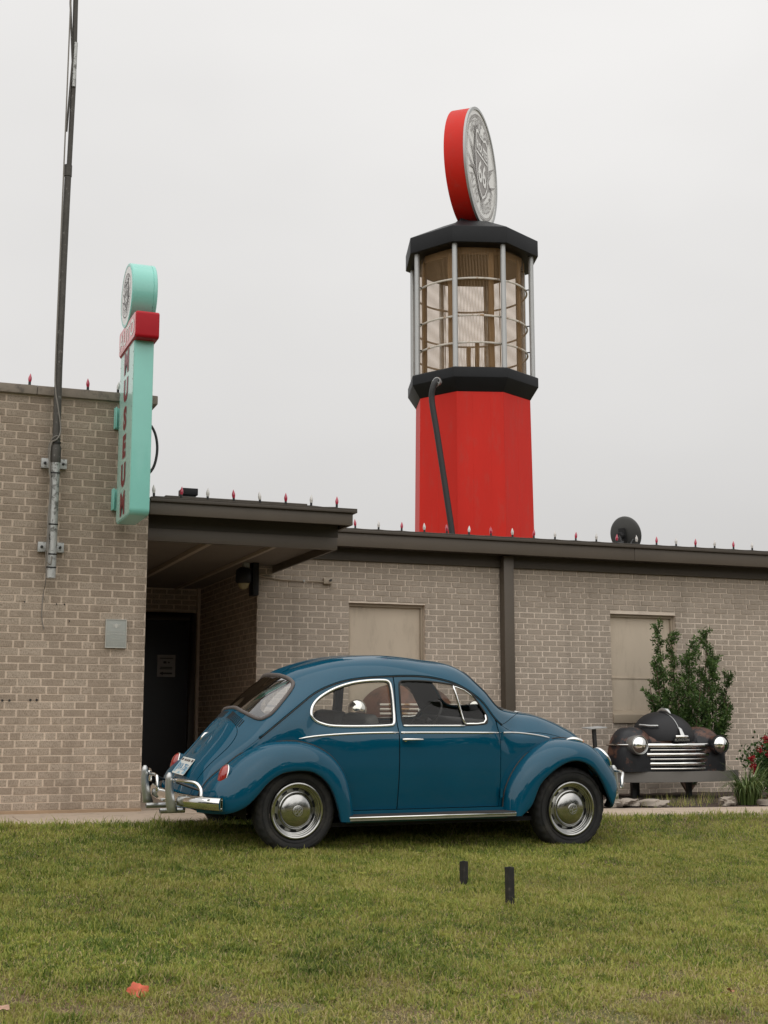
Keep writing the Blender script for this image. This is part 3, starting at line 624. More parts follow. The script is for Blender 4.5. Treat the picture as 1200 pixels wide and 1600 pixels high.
def emblem(parent, M, Rr, dark, light, eps):
    S = Matrix.Scale(Rr, 4); A = M @ S
    m_ = MB()
    L0 = A @ Matrix.Translation((0, 0, eps / Rr))
    ring(m_, L0, .905, .93)
    ring(m_, L0, .875, .89, R(50), R(140)); ring(m_, L0, .875, .887, R(212), R(328)); ring(m_, L0, .46, .475, R(195), R(262)); ring(m_, L0, .46, .475, R(278), R(345)); ring(m_, L0, .52, .53, R(200), R(340))
    
    # star points
    for a, r1, w_ in ((R(90), .90, .10), (R(-18), .86, .16), (R(198), .86, .16), (R(38), .62, .08), (R(142), .62, .08)):
        m_.add([(r1 * math.cos(a), r1 * math.sin(a), 0), (.35 * math.cos(a + w_), .35 * math.sin(a + w_), 0), (.35 * math.cos(a - w_), .35 * math.sin(a - w_), 0)], [(0, 2, 1)], L0)
    # wings: three swept feathers on either side
    for s_ in (-1, 1):
        for (a, b, c, d, e) in ((.40, .86, .20, .33, .10), (.40, .74, .10, .22, .02), (.40, .64, .0, .10, -.06), (.38, .90, -.06, -.02, -.22)):
            q = [(s_ * a, e), (s_ * b, d), (s_ * (b - .06), d - .05), (s_ * a, e - .075)]
            m_.add([(x, y, 0) for x, y in q], [(0, 1, 2, 3) if s_ < 0 else (3, 2, 1, 0)], L0)
    m_.add([(x * 1.18, y * 1.15 + .0, 0) for x, y in SH], [tuple(range(len(SH)))[::-1]], L0)
    arc_text(m_, 'HEART OF', L0, .735, .30, R(98), R(84), sx=.9)
    arc_text(m_, 'AUTO MUSEUM', L0, .72, .27, R(270), R(118), True, sx=.85)
    m_.build('emblem_dark_print', dark, parent)
    m_ = MB(); L1 = A @ Matrix.Translation((0, 0, 2 * eps / Rr))
    m_.add([(x * 1.06, y * 1.04, 0) for x, y in SH] + [(x * .97, y * .955, 0) for x, y in SH], [(i, i + len(SH), (i + 1) % len(SH) + len(SH), (i + 1) % len(SH)) for i in range(len(SH))], L1)
    m_.add([(-.36, .17, 0), (.36, .17, 0), (.365, .205, 0), (-.365, .205, 0)], [(0, 1, 2, 3)], L1)
    v, f = text_geo('ROUTE', .22, offset=.01, sx=.92); m_.add(v, f, L1 @ Matrix.Translation((0, .32, 0)))
    v, f = text_geo('66', .56, offset=.012, sx=.95); m_.add(v, f, L1 @ Matrix.Translation((0, -.13, 0)))
    v = [(.11 * math.cos(a) - .0, .10 * math.sin(a) + .62, 0) for a in np.linspace(0, 2 * PI, 18)[:-1]]; m_.add(v, [tuple(range(17))], L1)
    m_.build('emblem_light_print', light, parent)

# ---------------------------------------------------------------- the upright museum sign on the left wing
sg = thing('museum_sign', 'teal upright blade sign with round head and red AUTO box on the taller wing', 'sign', (2.165, 11.95, 2.6))
X0, X1, Y0, Y1 = 2.075, 2.245, 11.59, 12.27          # column: left face x, right face x, street edge, wall edge
def rrect(a0, a1, b0, b1, r, corners=(1, 1, 1, 1), n=6):
    P = []
    for (cx, cy, a), c in zip(((a1 - r, b1 - r, 0), (a0 + r, b1 - r, 90), (a0 + r, b0 + r, 180), (a1 - r, b0 + r, 270)), corners):
        if c: P += [(cx + r * math.cos(R(a + 90 * k / n)), cy + r * math.sin(R(a + 90 * k / n))) for k in range(n + 1)]
        else: P.append((cx + r * math.cos(R(a + 45)) * 1.41421, cy + r * math.sin(R(a + 45)) * 1.41421))
    return P
# local sign frame: a runs from the wall (0) to the street, b is height, normal is -x
Ms = frame((X0, Y1, 0), (0, -1, 0), (0, 0, 1))       # u x v = (-1,0,0)
Wd = Y1 - Y0
m_ = MB(); m_.prism(rrect(0, Wd, 2.585, 4.28, .06), -(X1 - X0), 0, Ms); m_.build('cabinet', teal, sg, bevel=.006)
m_ = MB(); m_.prism(rrect(.012, Wd - .012, 2.597, 4.16, .05), .0005, .004, Ms); fc = m_.build('face_panel', tealface, sg)
m_ = MB(); m_.prism(rrect(.012, Wd - .012, 2.597, 4.16, .05), -(X1 - X0) - .004, -(X1 - X0) - .0005, Ms); m_.build('face_panel', tealface, sg)
for side in (0, 1):
    Mt = Ms @ Matrix.Translation((0, 0, .007)) if side == 0 else frame((X1 + .007, Y0, 0), (0, 1, 0), (0, 0, 1))
    for i, ch in enumerate('MUSEUM'):
        z = 4.03 - i * .262
        v, f = text_geo(ch, .262, offset=.016, sx=1.12)
        m_ = MB(); m_.add(v, f, Mt @ Matrix.Translation((Wd / 2 - .01, z, 0))); m_.build('letter', maroon, sg)
        m_ = MB(); v4, f4 = text_geo(ch, .262, offset=.021, sx=1.12); m_.add(v4, f4, Mt @ Matrix.Translation((Wd / 2 - .01, z, -.0012))); m_.build('letter_outline', letterline, sg)
# rivets down the face edges
m_ = MB()
for k in range(12):
    for a in (.03, Wd - .03): m_.lathe([(0, .003), (.005, .002), (.006, 0)], 8, Ms @ Matrix.Translation((a, 2.68 + k * .125, .004)))
m_.build('rivet', emblemdark, sg, kind='stuff')
# red box: deeper toward the street
a0, a1 = -.02, Wd + .11
m_ = MB(); m_.prism(rrect(a0, a1, 4.155, 4.40, .03), -(2.272 - X0), .012, Ms); m_.build('red_box', redbox, sg, bevel=.015, bseg=3)
m_ = MB(); m_.prism(rrect(a0 + .012, a1 - .012, 4.167, 4.388, .03), .0125, .020, Ms); m_.build('red_face', redface, sg)
m_ = MB(); v, f = text_geo('AUTO', .20, offset=.006, sx=1.28); m_.add(v, f, Ms @ Matrix.Translation(((a0 + a1) / 2 + .0, 4.272, .022)))
for k in range(6): m_.box((a0 + .07 + k * .055, 4.185, .0201), (a0 + .105 + k * .055, 4.191, .022), Ms)
m_.build('auto_lettering', white, sg)
# round head
hc = (.33, 4.665); hr = .30
Mh = Ms @ Matrix.Translation((hc[0], hc[1], 0))
m_ = MB(); m_.lathe([(0, -.205), (hr - .008, -.205), (hr, -.199), (hr, -.172), (hr - .004, -.170), (hr - .004, -.168), (hr, -.166), (hr, .018), (hr - .010, .026), (hr - .03, .026), (hr - .03, .022), (0, .022)][::-1], 64, Mh); m_.build('round_head', teal, sg, smooth=35)
m_ = MB(); m_.lathe([(hr - .031, .0245), (0, .0255)], 64, Mh); m_.build('head_face', whiteface, sg)
emblem(sg, Mh @ Matrix.Translation((0, 0, .0265)), hr * .74, emblemdark, whiteface, .0012)
# brackets on the wall and the cable
for z in (3.60, 2.83):
    m_ = MB(); m_.box((X0 + .02, Y1, z - .09), (X1 - .02, YL - .005, z + .09)); m_.box((X0 - .035, YL - .035, z - .10), (X1 + .02, YL - .009, z + .10)); m_.box((X0 - .03, Y1 + .015, z - .10), (X0 - .018, YL - .036, z + .10)); m_.build('wall_bracket', teal, sg, bevel=.004)
m_ = MB(); m_.tube(smooth_poly([(X1 - .01, 12.2, 3.60), (X1 + .09, 12.2, 3.55), (X1 + .155, 12.2, 3.45), (X1 + .178, 12.2, 3.30), (X1 + .15, 12.2, 3.14), (X1 + .08, 12.2, 3.05), (X1 - .01, 12.2, 3.02)], 48, False), .0125, 8); m_.build('power_cable', cableblack, sg, smooth=60)

# ---------------------------------------------------------------- the giant petrol pump tower
TC = Vector((16.77, 36.2, 0)); tw = thing('petrol_pump_tower', 'giant red and black petrol pump tower with glass lantern and round globe', 'tower', (TC.x, TC.y, 0))
azn = R(197)                                         # compass way the front face looks
def octp(r, z, k):  # k-th vertex; k=0,1 bracket the front face
    a = azn + R(22.5) - R(45) * k; return (TC.x + r * math.sin(a), TC.y + r * math.cos(a), z)
def octring(m_, levels, cap_lo=False, cap_hi=False):
    v = [octp(r, z, k) for r, z in levels for k in range(8)]; n = len(levels)
    f = [(i * 8 + k, i * 8 + (k + 1) % 8, (i + 1) * 8 + (k + 1) % 8, (i + 1) * 8 + k) for i in range(n - 1) for k in range(8)]
    if cap_lo: f.append(tuple(range(8))[::-1])
    if cap_hi: f.append(tuple((n - 1) * 8 + k for k in range(8)))
    m_.add(v, f)
rb, rt = 1.92, 1.79
for k in range(8):                                   # red shaft: eight sheet panels with seams
    a, b = octp(rb, 0, k), octp(rb, 0, k + 1); c, d = octp(rt, 10.50, k + 1), octp(rt, 10.50, k)
    A_, B_, C_, D_ = map(Vector, (a, b, c, d)); m_ = MB(); e = .0012
    A2, B2, C2, D2 = A_.lerp(B_, e), B_.lerp(A_, e), C_.lerp(D_, e), D_.lerp(C_, e)
    nn = (B_ - A_).cross(D_ - A_).normalized(); 
    if nn.dot(A_ - TC) < 0: nn = -nn
    m_.add([A2, B2, C2, D2, A2 - nn * .03, B2 - nn * .03, C2 - nn * .03, D2 - nn * .03], [(0, 1, 2, 3), (0, 4, 5, 1), (1, 5, 6, 2), (2, 6, 7, 3), (3, 7, 4, 0)])
    m_.build('shaft_panel', towerred, tw)
    if k in (0, 7, 1):                               # thin seam strips on the visible faces
        for t in ((.34, .72) if k == 0 else (.5,)):
            P, Q = A_.lerp(B_, t), D_.lerp(C_, t); m_ = MB(); m_.tube([P - nn * .001, Q - nn * .001], .004, 4); m_.build('panel_seam', towerred, tw)
m_ = MB(); octring(m_, [(rb - .08, 0), (rt - .08, 10.4)]); m_.build('shaft_core', mat('seam_red', (.30, .012, .01), .6), tw)
m_ = MB(); octring(m_, [(rt + .01, 10.40), (2.05, 10.78), (2.05, 11.06), (1.98, 11.10), (1.3, 11.11)], True, True); m_.build('lower_collar', towerblack, tw, bevel=.012)
m_ = MB(); octring(m_, [(1.90, 14.86), (2.11, 14.86), (2.11, 15.35), (2.08, 15.37), (.95, 15.93)], True, True); m_.build('roof_cap', towerblack, tw, bevel=.012)
# lantern
for k in range(8):
    p = octp(1.88, 11.1, k); m_ = MB(); m_.tube([p, (p[0], p[1], 14.87)], .078, 14); m_.build('post', postgrey, tw, smooth=60)
lattice = bpy.data.materials.new('perforated_mesh'); lattice.use_nodes = True
t = lattice.node_tree; n = t.nodes.new; l = t.links.new; b = t.nodes['Principled BSDF']; b.inputs['Base Color'].default_value = (.33, .22, .12, 1); b.inputs['Roughness'].default_value = .6
g_ = n('ShaderNodeTexCoord'); sp = n('ShaderNodeSeparateXYZ'); l(g_.outputs['Object'], sp.inputs[0])
at_ = n('ShaderNodeMath'); at_.operation = 'ARCTAN2'; l(sp.outputs['X'], at_.inputs[0]); l(sp.outputs['Y'], at_.inputs[1])
mu = n('ShaderNodeMath'); mu.operation = 'MULTIPLY_ADD'; mu.inputs[1].default_value = 230; l(at_.outputs[0], mu.inputs[0])
zz = n('ShaderNodeMath'); zz.operation = 'MULTIPLY'; zz.inputs[1].default_value = 6.0; l(sp.outputs['Z'], zz.inputs[0]); l(zz.outputs[0], mu.inputs[2])
si = n('ShaderNodeMath'); si.operation = 'SINE'; l(mu.outputs[0], si.inputs[0])
gt_ = n('ShaderNodeMapRange'); gt_.inputs['From Min'].default_value = -.1; gt_.inputs['From Max'].default_value = 1.5; gt_.inputs['To Min'].default_value = .0; gt_.inputs['To Max'].default_value = 1.0; l(si.outputs[0], gt_.inputs['Value'])
tr_ = n('ShaderNodeBsdfTransparent'); tr_.inputs[0].default_value = (.97, .92, .87, 1); mi_ = n('ShaderNodeMixShader'); l(gt_.outputs[0], mi_.inputs[0]); l(tr_.outputs[0], mi_.inputs[1]); l(b.outputs[0], mi_.inputs[2]); l(mi_.outputs[0], t.nodes['Material Output'].inputs[0])
m_ = MB(); m_.lathe([(1.63, -1.84), (1.63, 1.86)], 96, Matrix.Identity(4)); me = m_.mesh('mesh_screen', lattice, 180)
o_ = obj('mesh_screen', me, tw, loc=(TC.x, TC.y, 12.95))
o_ = None
m_ = MB(); octring(m_, [(1.60, 14.86), (1.60, 14.64), (1.56, 14.64)], False, True); m_.build('inner_drum', latticebrown, tw)
for k in range(8):
    a = azn + R(22.5 + 8) - R(45) * k; p = (TC.x + 1.56 * math.sin(a), TC.y + 1.56 * math.cos(a)); m_ = MB()
    m_.box((-.08, -.03, 11.1), (.08, .03, 14.7), Matrix.Translation((p[0], p[1], 0)) @ Matrix.Rotation(-a, 4, 'Z')); m_.build('inner_upright', latticebrown, tw)
for z in (13.84, 12.70, 11.88):
    m_ = MB(); m_.tube([(TC.x + 1.70 * math.cos(a), TC.y + 1.70 * math.sin(a), z) for a in np.linspace(0, 2 * PI, 73)[:-1]], .030, 6, closed=True); m_.build('hoop', ringwhite, tw, smooth=60)
    m_ = MB()
    for k in range(8):
        p = octp(1.70, z, k); q = octp(1.88, z, k); m_.tube([p, q], .02, 5)
    m_.build('hoop_bracket', steelpost, tw)
for dx, h in ((-.38, .55), (-.1, .75)):
    m_ = MB(); m_.tube([(TC.x + dx, TC.y - .6, 11.1), (TC.x + dx, TC.y - .6, 11.45 + h)], .07, 8); m_.build('stub_pipe', latticebrown, tw)
m_ = MB()
for k in range(8): 
    p = octp(1.66, 11.2, k); q = octp(1.66, 14.7, k); m_.tube([p, q], .012, 5)
m_.build('screen_wire', latticebrown, tw)
# hose
hp = smooth_poly([(15.02, 34.80, 10.62), (14.90, 34.62, 10.58), (14.80, 34.62, 10.38), (14.78, 34.66, 10.0), (14.90, 34.60, 9.1), (15.02, 34.55, 8.2), (15.16, 34.48, 7.1), (15.29, 34.42, 6.0), (15.42, 34.4, 4.4)], 60, False)
m_ = MB(); m_.tube(hp, .088, 14); m_.build('hose', cableblack, tw, smooth=60)
m_ = MB(); m_.tube([(15.12, 34.95, 10.66), (14.97, 34.72, 10.62), (14.86, 34.62, 10.50)], [.10, .115, .115], 14); m_.build('hose_coupling', postgrey, tw, smooth=60)
m_ = MB(); m_.tube([(15.10, 34.92, 10.72), (15.0, 34.76, 10.68)], .07, 12); m_.build('hose_outlet', mat('copper_brown', (.25, .12, .06), .5, .5), tw, smooth=60)
# globe
ga = R(130.7); gn = Vector((math.sin(ga), math.cos(ga), 0)); gu = Vector((-gn.y, gn.x, 0))
gu = Vector((0, 0, 1)).cross(gn); GR = 1.83; gth = .64
gc = Vector((16.72, 36.02, 17.86))
Mg = frame(gc + gn * (gth / 2), gu, (0, 0, 1))
m_ = MB(); m_.lathe([(GR - .06, -gth), (GR, -gth), (GR, 0), (GR - .04, 0)][::-1], 96, Mg); m_.build('globe_rim', towerred, tw, smooth=40)
m_ = MB(); m_.lathe([(GR + .004, -.03), (GR + .02, -.03), (GR + .02, .04), (GR - .06, .04), (GR - .06, .0)][::-1], 96, Mg); m_.build('globe_trim_ring', postgrey, tw, smooth=40)
m_ = MB(); m_.lathe([(GR - .055, .005), (0, .012)], 96, Mg); m_.lathe([(0, -gth - .012), (GR - .055, -gth - .005)], 96, Mg); m_.build('globe_face', globeface, tw)
emblem(tw, Mg @ Matrix.Translation((0, 0, .02)), GR * .96, emblemgrey, globeface, .012)
m_ = MB(); m_.box((gc.x - .5, gc.y - .3, 15.85), (gc.x + .5, gc.y + .3, 16.1)); m_.build('globe_seat', towerblack, tw)
# ---------------------------------------------------------------- the blue vintage car (own coordinates: x forward, y to its left, z up)
car = thing('vintage_car', 'rounded dark blue two door vintage car parked on the lawn', 'car', (4.169, 10.461, -0.163), math.atan2(.182, 2.401)); LOCAL.add(car.name)
ROLL = R(3.0); piv = Vector((0, -.69, .25)); rl = Matrix.Rotation(ROLL, 3, 'X')     # it stands across the fall of the lawn
car.location = Vector((4.169, 10.461, -0.163)) + Matrix.Rotation(math.atan2(.182, 2.401), 3, 'Z') @ (piv - rl @ piv); car.rotation_euler = (ROLL, 0, math.atan2(.182, 2.401))
RIBS = [
 [(-1.55,.48,.30),(-1.66,.47,.30),(-1.74,.455,.30),(-1.79,.44,.305),(-1.82,.43,.31),(-1.855,.405,.315),(-1.88,.385,.315),(-1.905,.28,.315),(-1.925,.14,.315),(-1.93,0,.315)],
 [(-1.5,.49,.30),(-1.62,.48,.34),(-1.70,.465,.37),(-1.77,.45,.40),(-1.80,.44,.41),(-1.84,.415,.42),(-1.865,.395,.43),(-1.89,.28,.43),(-1.91,.14,.43),(-1.915,0,.43)],
 [(-1.42,.51,.30),(-1.5,.50,.37),(-1.58,.49,.44),(-1.66,.475,.51),(-1.69,.465,.53),(-1.73,.44,.545),(-1.765,.42,.56),(-1.825,.30,.58),(-1.855,.15,.595),(-1.865,0,.60)],
 [(-1.33,.56,.30),(-1.38,.55,.42),(-1.45,.545,.53),(-1.52,.53,.64),(-1.54,.525,.67),(-1.575,.512,.70),(-1.60,.492,.72),(-1.655,.335,.77),(-1.70,.17,.795),(-1.71,0,.80)],
 [(-1.25,.60,.30),(-1.29,.595,.45),(-1.34,.59,.60),(-1.39,.578,.73),(-1.41,.576,.77),(-1.44,.570,.82),(-1.45,.555,.848),(-1.495,.37,.925),(-1.54,.19,.972),(-1.55,0,.985)],
 [(-1.17,.61,.29),(-1.18,.615,.47),(-1.20,.62,.66),(-1.23,.612,.82),(-1.25,.608,.87),(-1.27,.592,.94),(-1.29,.568,.98),(-1.38,.39,1.03),(-1.43,.21,1.075),(-1.44,0,1.085)],
 [(-1.10,.615,.29),(-1.1,.63,.47),(-1.11,.64,.68),(-1.12,.628,.85),(-1.12,.615,.91),(-1.14,.567,1.045),(-1.15,.545,1.085),(-1.22,.39,1.165),(-1.27,.22,1.215),(-1.28,0,1.225)],
 [(-1.0,.62,.29),(-1.0,.635,.47),(-1.0,.645,.68),(-1.0,.63,.87),(-1.0,.60,.93),(-1.01,.535,1.14),(-1.02,.515,1.175),(-1.07,.375,1.275),(-1.11,.215,1.325),(-1.12,0,1.335)],
 [(-.80,.63,.29),(-.80,.65,.47),(-.80,.66,.68),(-.80,.637,.87),(-.80,.605,.93),(-.80,.52,1.225),(-.81,.50,1.262),(-.83,.39,1.365),(-.85,.22,1.418),(-.85,0,1.432)],
 [(-.40,.63,.29),(-.40,.655,.47),(-.40,.662,.68),(-.40,.642,.87),(-.40,.61,.93),(-.40,.525,1.275),(-.40,.505,1.315),(-.40,.41,1.415),(-.40,.23,1.478),(-.40,0,1.492)],
 [(0,.63,.29),(0,.655,.47),(0,.662,.68),(0,.642,.87),(0,.61,.93),(0,.53,1.27),(0,.51,1.31),(0,.415,1.395),(0,.235,1.457),(0,0,1.472)],
 [(.27,.63,.29),(.27,.65,.47),(.27,.655,.68),(.27,.64,.87),(.27,.61,.93),(.27,.545,1.195),(.27,.525,1.235),(.31,.42,1.335),(.36,.24,1.395),(.375,0,1.410)],
 [(.43,.625,.29),(.43,.645,.47),(.43,.65,.68),(.43,.635,.87),(.43,.61,.93),(.43,.565,1.085),(.43,.55,1.125),(.49,.45,1.205),(.56,.25,1.255),(.58,0,1.27)],
 [(.55,.62,.29),(.55,.64,.47),(.55,.645,.68),(.55,.63,.865),(.55,.615,.90),(.555,.59,.945),(.56,.578,.965),(.65,.47,1.045),(.74,.26,1.085),(.77,0,1.10)],
 [(.66,.60,.29),(.66,.62,.47),(.66,.625,.68),(.655,.61,.84),(.655,.60,.86),(.66,.575,.885),(.665,.56,.90),(.78,.42,1.005),(.87,.22,1.055),(.89,0,1.065)],
 [(1.04,.54,.30),(1.04,.55,.47),(1.04,.55,.64),(1.04,.54,.80),(1.04,.535,.825),(1.04,.52,.855),(1.04,.505,.87),(1.10,.38,.965),(1.14,.20,1.015),(1.15,0,1.028)],
 [(1.30,.46,.30),(1.30,.47,.45),(1.30,.47,.60),(1.30,.46,.74),(1.30,.455,.77),(1.30,.44,.80),(1.305,.425,.82),(1.36,.32,.89),(1.40,.17,.935),(1.41,0,.945)],
 [(1.48,.39,.30),(1.48,.40,.43),(1.48,.40,.55),(1.48,.39,.67),(1.485,.385,.69),(1.49,.375,.72),(1.50,.36,.74),(1.55,.28,.80),(1.59,.15,.845),(1.60,0,.855)],
 [(1.60,.33,.30),(1.60,.34,.40),(1.60,.34,.49),(1.62,.335,.56),(1.63,.33,.58),(1.64,.32,.60),(1.65,.31,.62),(1.70,.24,.68),(1.74,.12,.71),(1.75,0,.72)],
 [(1.66,.32,.30),(1.67,.33,.36),(1.68,.33,.42),(1.70,.325,.46),(1.71,.32,.47),(1.72,.31,.48),(1.73,.30,.50),(1.77,.23,.53),(1.80,.12,.55),(1.81,0,.55)],
 [(1.68,.32,.29),(1.69,.32,.30),(1.70,.32,.31),(1.71,.315,.32),(1.72,.31,.325),(1.73,.305,.33),(1.74,.30,.335),(1.77,.23,.34),(1.80,.12,.345),(1.81,0,.345)],
]
RB = np.array(RIBS)                                   # (ribs, 10, 3)
RB[:, :, 2] -= np.sin(ROLL) * np.clip(.64 - RB[:, :, 1], 0, 1)
tk = np.array([0, .18, .40, .58, .65, .97, 1.03, 1.17, 1.36, 1.59]); TAU_G = 1.59 - 1.03
def respace(r_, k):
    P = RB[r_, :7].copy(); d = np.concatenate([[0], np.cumsum(np.linalg.norm(np.diff(P, axis=0), axis=1))]); want = tk_[:7] / tk_[6] * d[-1]
    Q = np.stack([np.interp(want, d, P[:, i]) for i in range(3)], 1); RB[r_, :7] = P * (1 - k) + Q * k
tk_ = np.array([0, .18, .40, .58, .65, .97, 1.03])
for r_ in (0, 1, 2, 3, 4, 5, 15, 16, 17, 18, 19, 20): respace(r_, 1)
respace(6, .5); respace(14, .7); respace(13, .3)
full = np.concatenate([RB, RB[:, -2::-1] * np.array([1, -1, 1])], axis=1)   # left sill ... centre ... right sill
TK = np.concatenate([1.59 - tk, -(1.59 - tk[-2::-1])])                      # +1.59 ... 0 ... -1.59
full = full[:, ::-1]; TK = TK[::-1]                                          # ascending tau; tau<0 is y<0
d_ = (np.linalg.norm(np.diff(RB[:, 9], axis=0), axis=1) + np.linalg.norm(np.diff(RB[:, 6], axis=0), axis=1)) / 2
SK = np.concatenate([[0], np.cumsum(d_)])
def hermite(K, V, x):
    """non-uniform Catmull-Rom along axis 0 of V at scalars x (vectorised); V either (n,3) or (n,m,3) matched to x"""
    i = np.clip(np.searchsorted(K, x, side='right') - 1, 0, len(K) - 2)
    return i
def tangents(K, V):
    h = np.diff(K); dV = np.diff(V, axis=0) / h.reshape(-1, *([1] * (V.ndim - 1)))
    T = np.empty_like(V); T[0] = dV[0]; T[-1] = dV[-1]
    hh0 = h[:-1].reshape(-1, *([1] * (V.ndim - 1))); hh1 = h[1:].reshape(-1, *([1] * (V.ndim - 1)))
    T[1:-1] = (dV[:-1] * hh1 + dV[1:] * hh0) / (hh0 + hh1); return T
FS = tangents(SK, full)                                # d/ds at knots
def herm(K, V, T, x, take):
    i = np.clip(np.searchsorted(K, x, side='right') - 1, 0, len(K) - 2); h = (K[i + 1] - K[i])
    u = ((x - K[i]) / h); sh = (-1,) + (1,) * (V.ndim - 1)
    u_ = u.reshape(sh); h_ = h.reshape(sh)
    return (2 * u_**3 - 3 * u_**2 + 1) * V[i] + (u_**3 - 2 * u_**2 + u_) * h_ * T[i] + (-2 * u_**3 + 3 * u_**2) * V[i + 1] + (u_**3 - u_**2) * h_ * T[i + 1]
def S(s, tau):
    s = np.clip(np.atleast_1d(np.asarray(s, float)), SK[0], SK[-1]); tau = np.clip(np.atleast_1d(np.asarray(tau, float)), TK[0], TK[-1])
    C_ = herm(SK, full, FS, s, None)                   # (n,19,3)
    Ct = np.swapaxes(C_, 0, 1); Tt = tangents(TK, Ct)
    i = np.clip(np.searchsorted(TK, tau, side='right') - 1, 0, len(TK) - 2); h = (TK[i + 1] - TK[i])[:, None]; u = ((tau - TK[i])[:, None] / h); k = np.arange(len(s))
    return (2*u**3-3*u**2+1) * Ct[i, k] + (u**3-2*u**2+u) * h * Tt[i, k] + (-2*u**3+3*u**2) * Ct[i+1, k] + (u**3-u**2) * h * Tt[i+1, k]
def SN(s, tau):
    e = .004; s = np.asarray(s, float); tau = np.asarray(tau, float)
    a = S(s + e, tau) - S(s - e, tau); b = S(s, np.minimum(tau + e, 1.59)) - S(s, np.maximum(tau - e, -1.59)); n = np.cross(a, b)
    n /= np.maximum(np.linalg.norm(n, axis=1), 1e-9)[:, None]
    return n
_t = SN(np.array([SK[9]]), np.array([0.]))[0]; NSIGN = 1 if _t[2] > 0 else -1
gs = np.linspace(SK[0], SK[-1], 260); gt = np.linspace(TK[0], TK[-1], 220); GS, GT = np.meshgrid(gs, gt, indexing='ij')
GP = S(GS.ravel(), GT.ravel()); GSf = GS.ravel(); GTf = GT.ravel()
def inv(target, ax, side=-1, trange=None, srange=None):
    """find (s,tau) whose coordinates on axes ax match target rows"""
    ok = (np.sign(GTf) == side) if side else np.ones(len(GTf), bool)
    if trange: ok &= (np.abs(GTf) >= trange[0]) & (np.abs(GTf) <= trange[1])
    if srange: ok &= (GSf >= srange[0]) & (GSf <= srange[1])
    P = GP[ok][:, ax]; s0 = GSf[ok]; t0 = GTf[ok]; T = np.atleast_2d(target).astype(float)
    out_ = []
    for q in T:
        j = np.argmin(((P - q) ** 2).sum(1)); a, b = s0[j], t0[j]
        for _ in range(6):
            p = S(a, b)[0][ax]; e = .002; da = (S(a + e, b)[0][ax] - p) / e; db = (S(a, b + e)[0][ax] - p) / e
            J = np.array([da, db]).T; r = q - p
            try: dlt = np.linalg.solve(J, r)
            except Exception: break
            dlt = np.clip(dlt, -.05, .05); a2, b2 = a + dlt[0], b + dlt[1]
            a, b = np.clip(a2, SK[0], SK[-1]), np.clip(b2, TK[0], TK[-1])
        out_.append((a, b))
    return np.array(out_)
XZ = [0, 2]; YZ = [1, 2]
SIDE_T = (.50, 1.59)
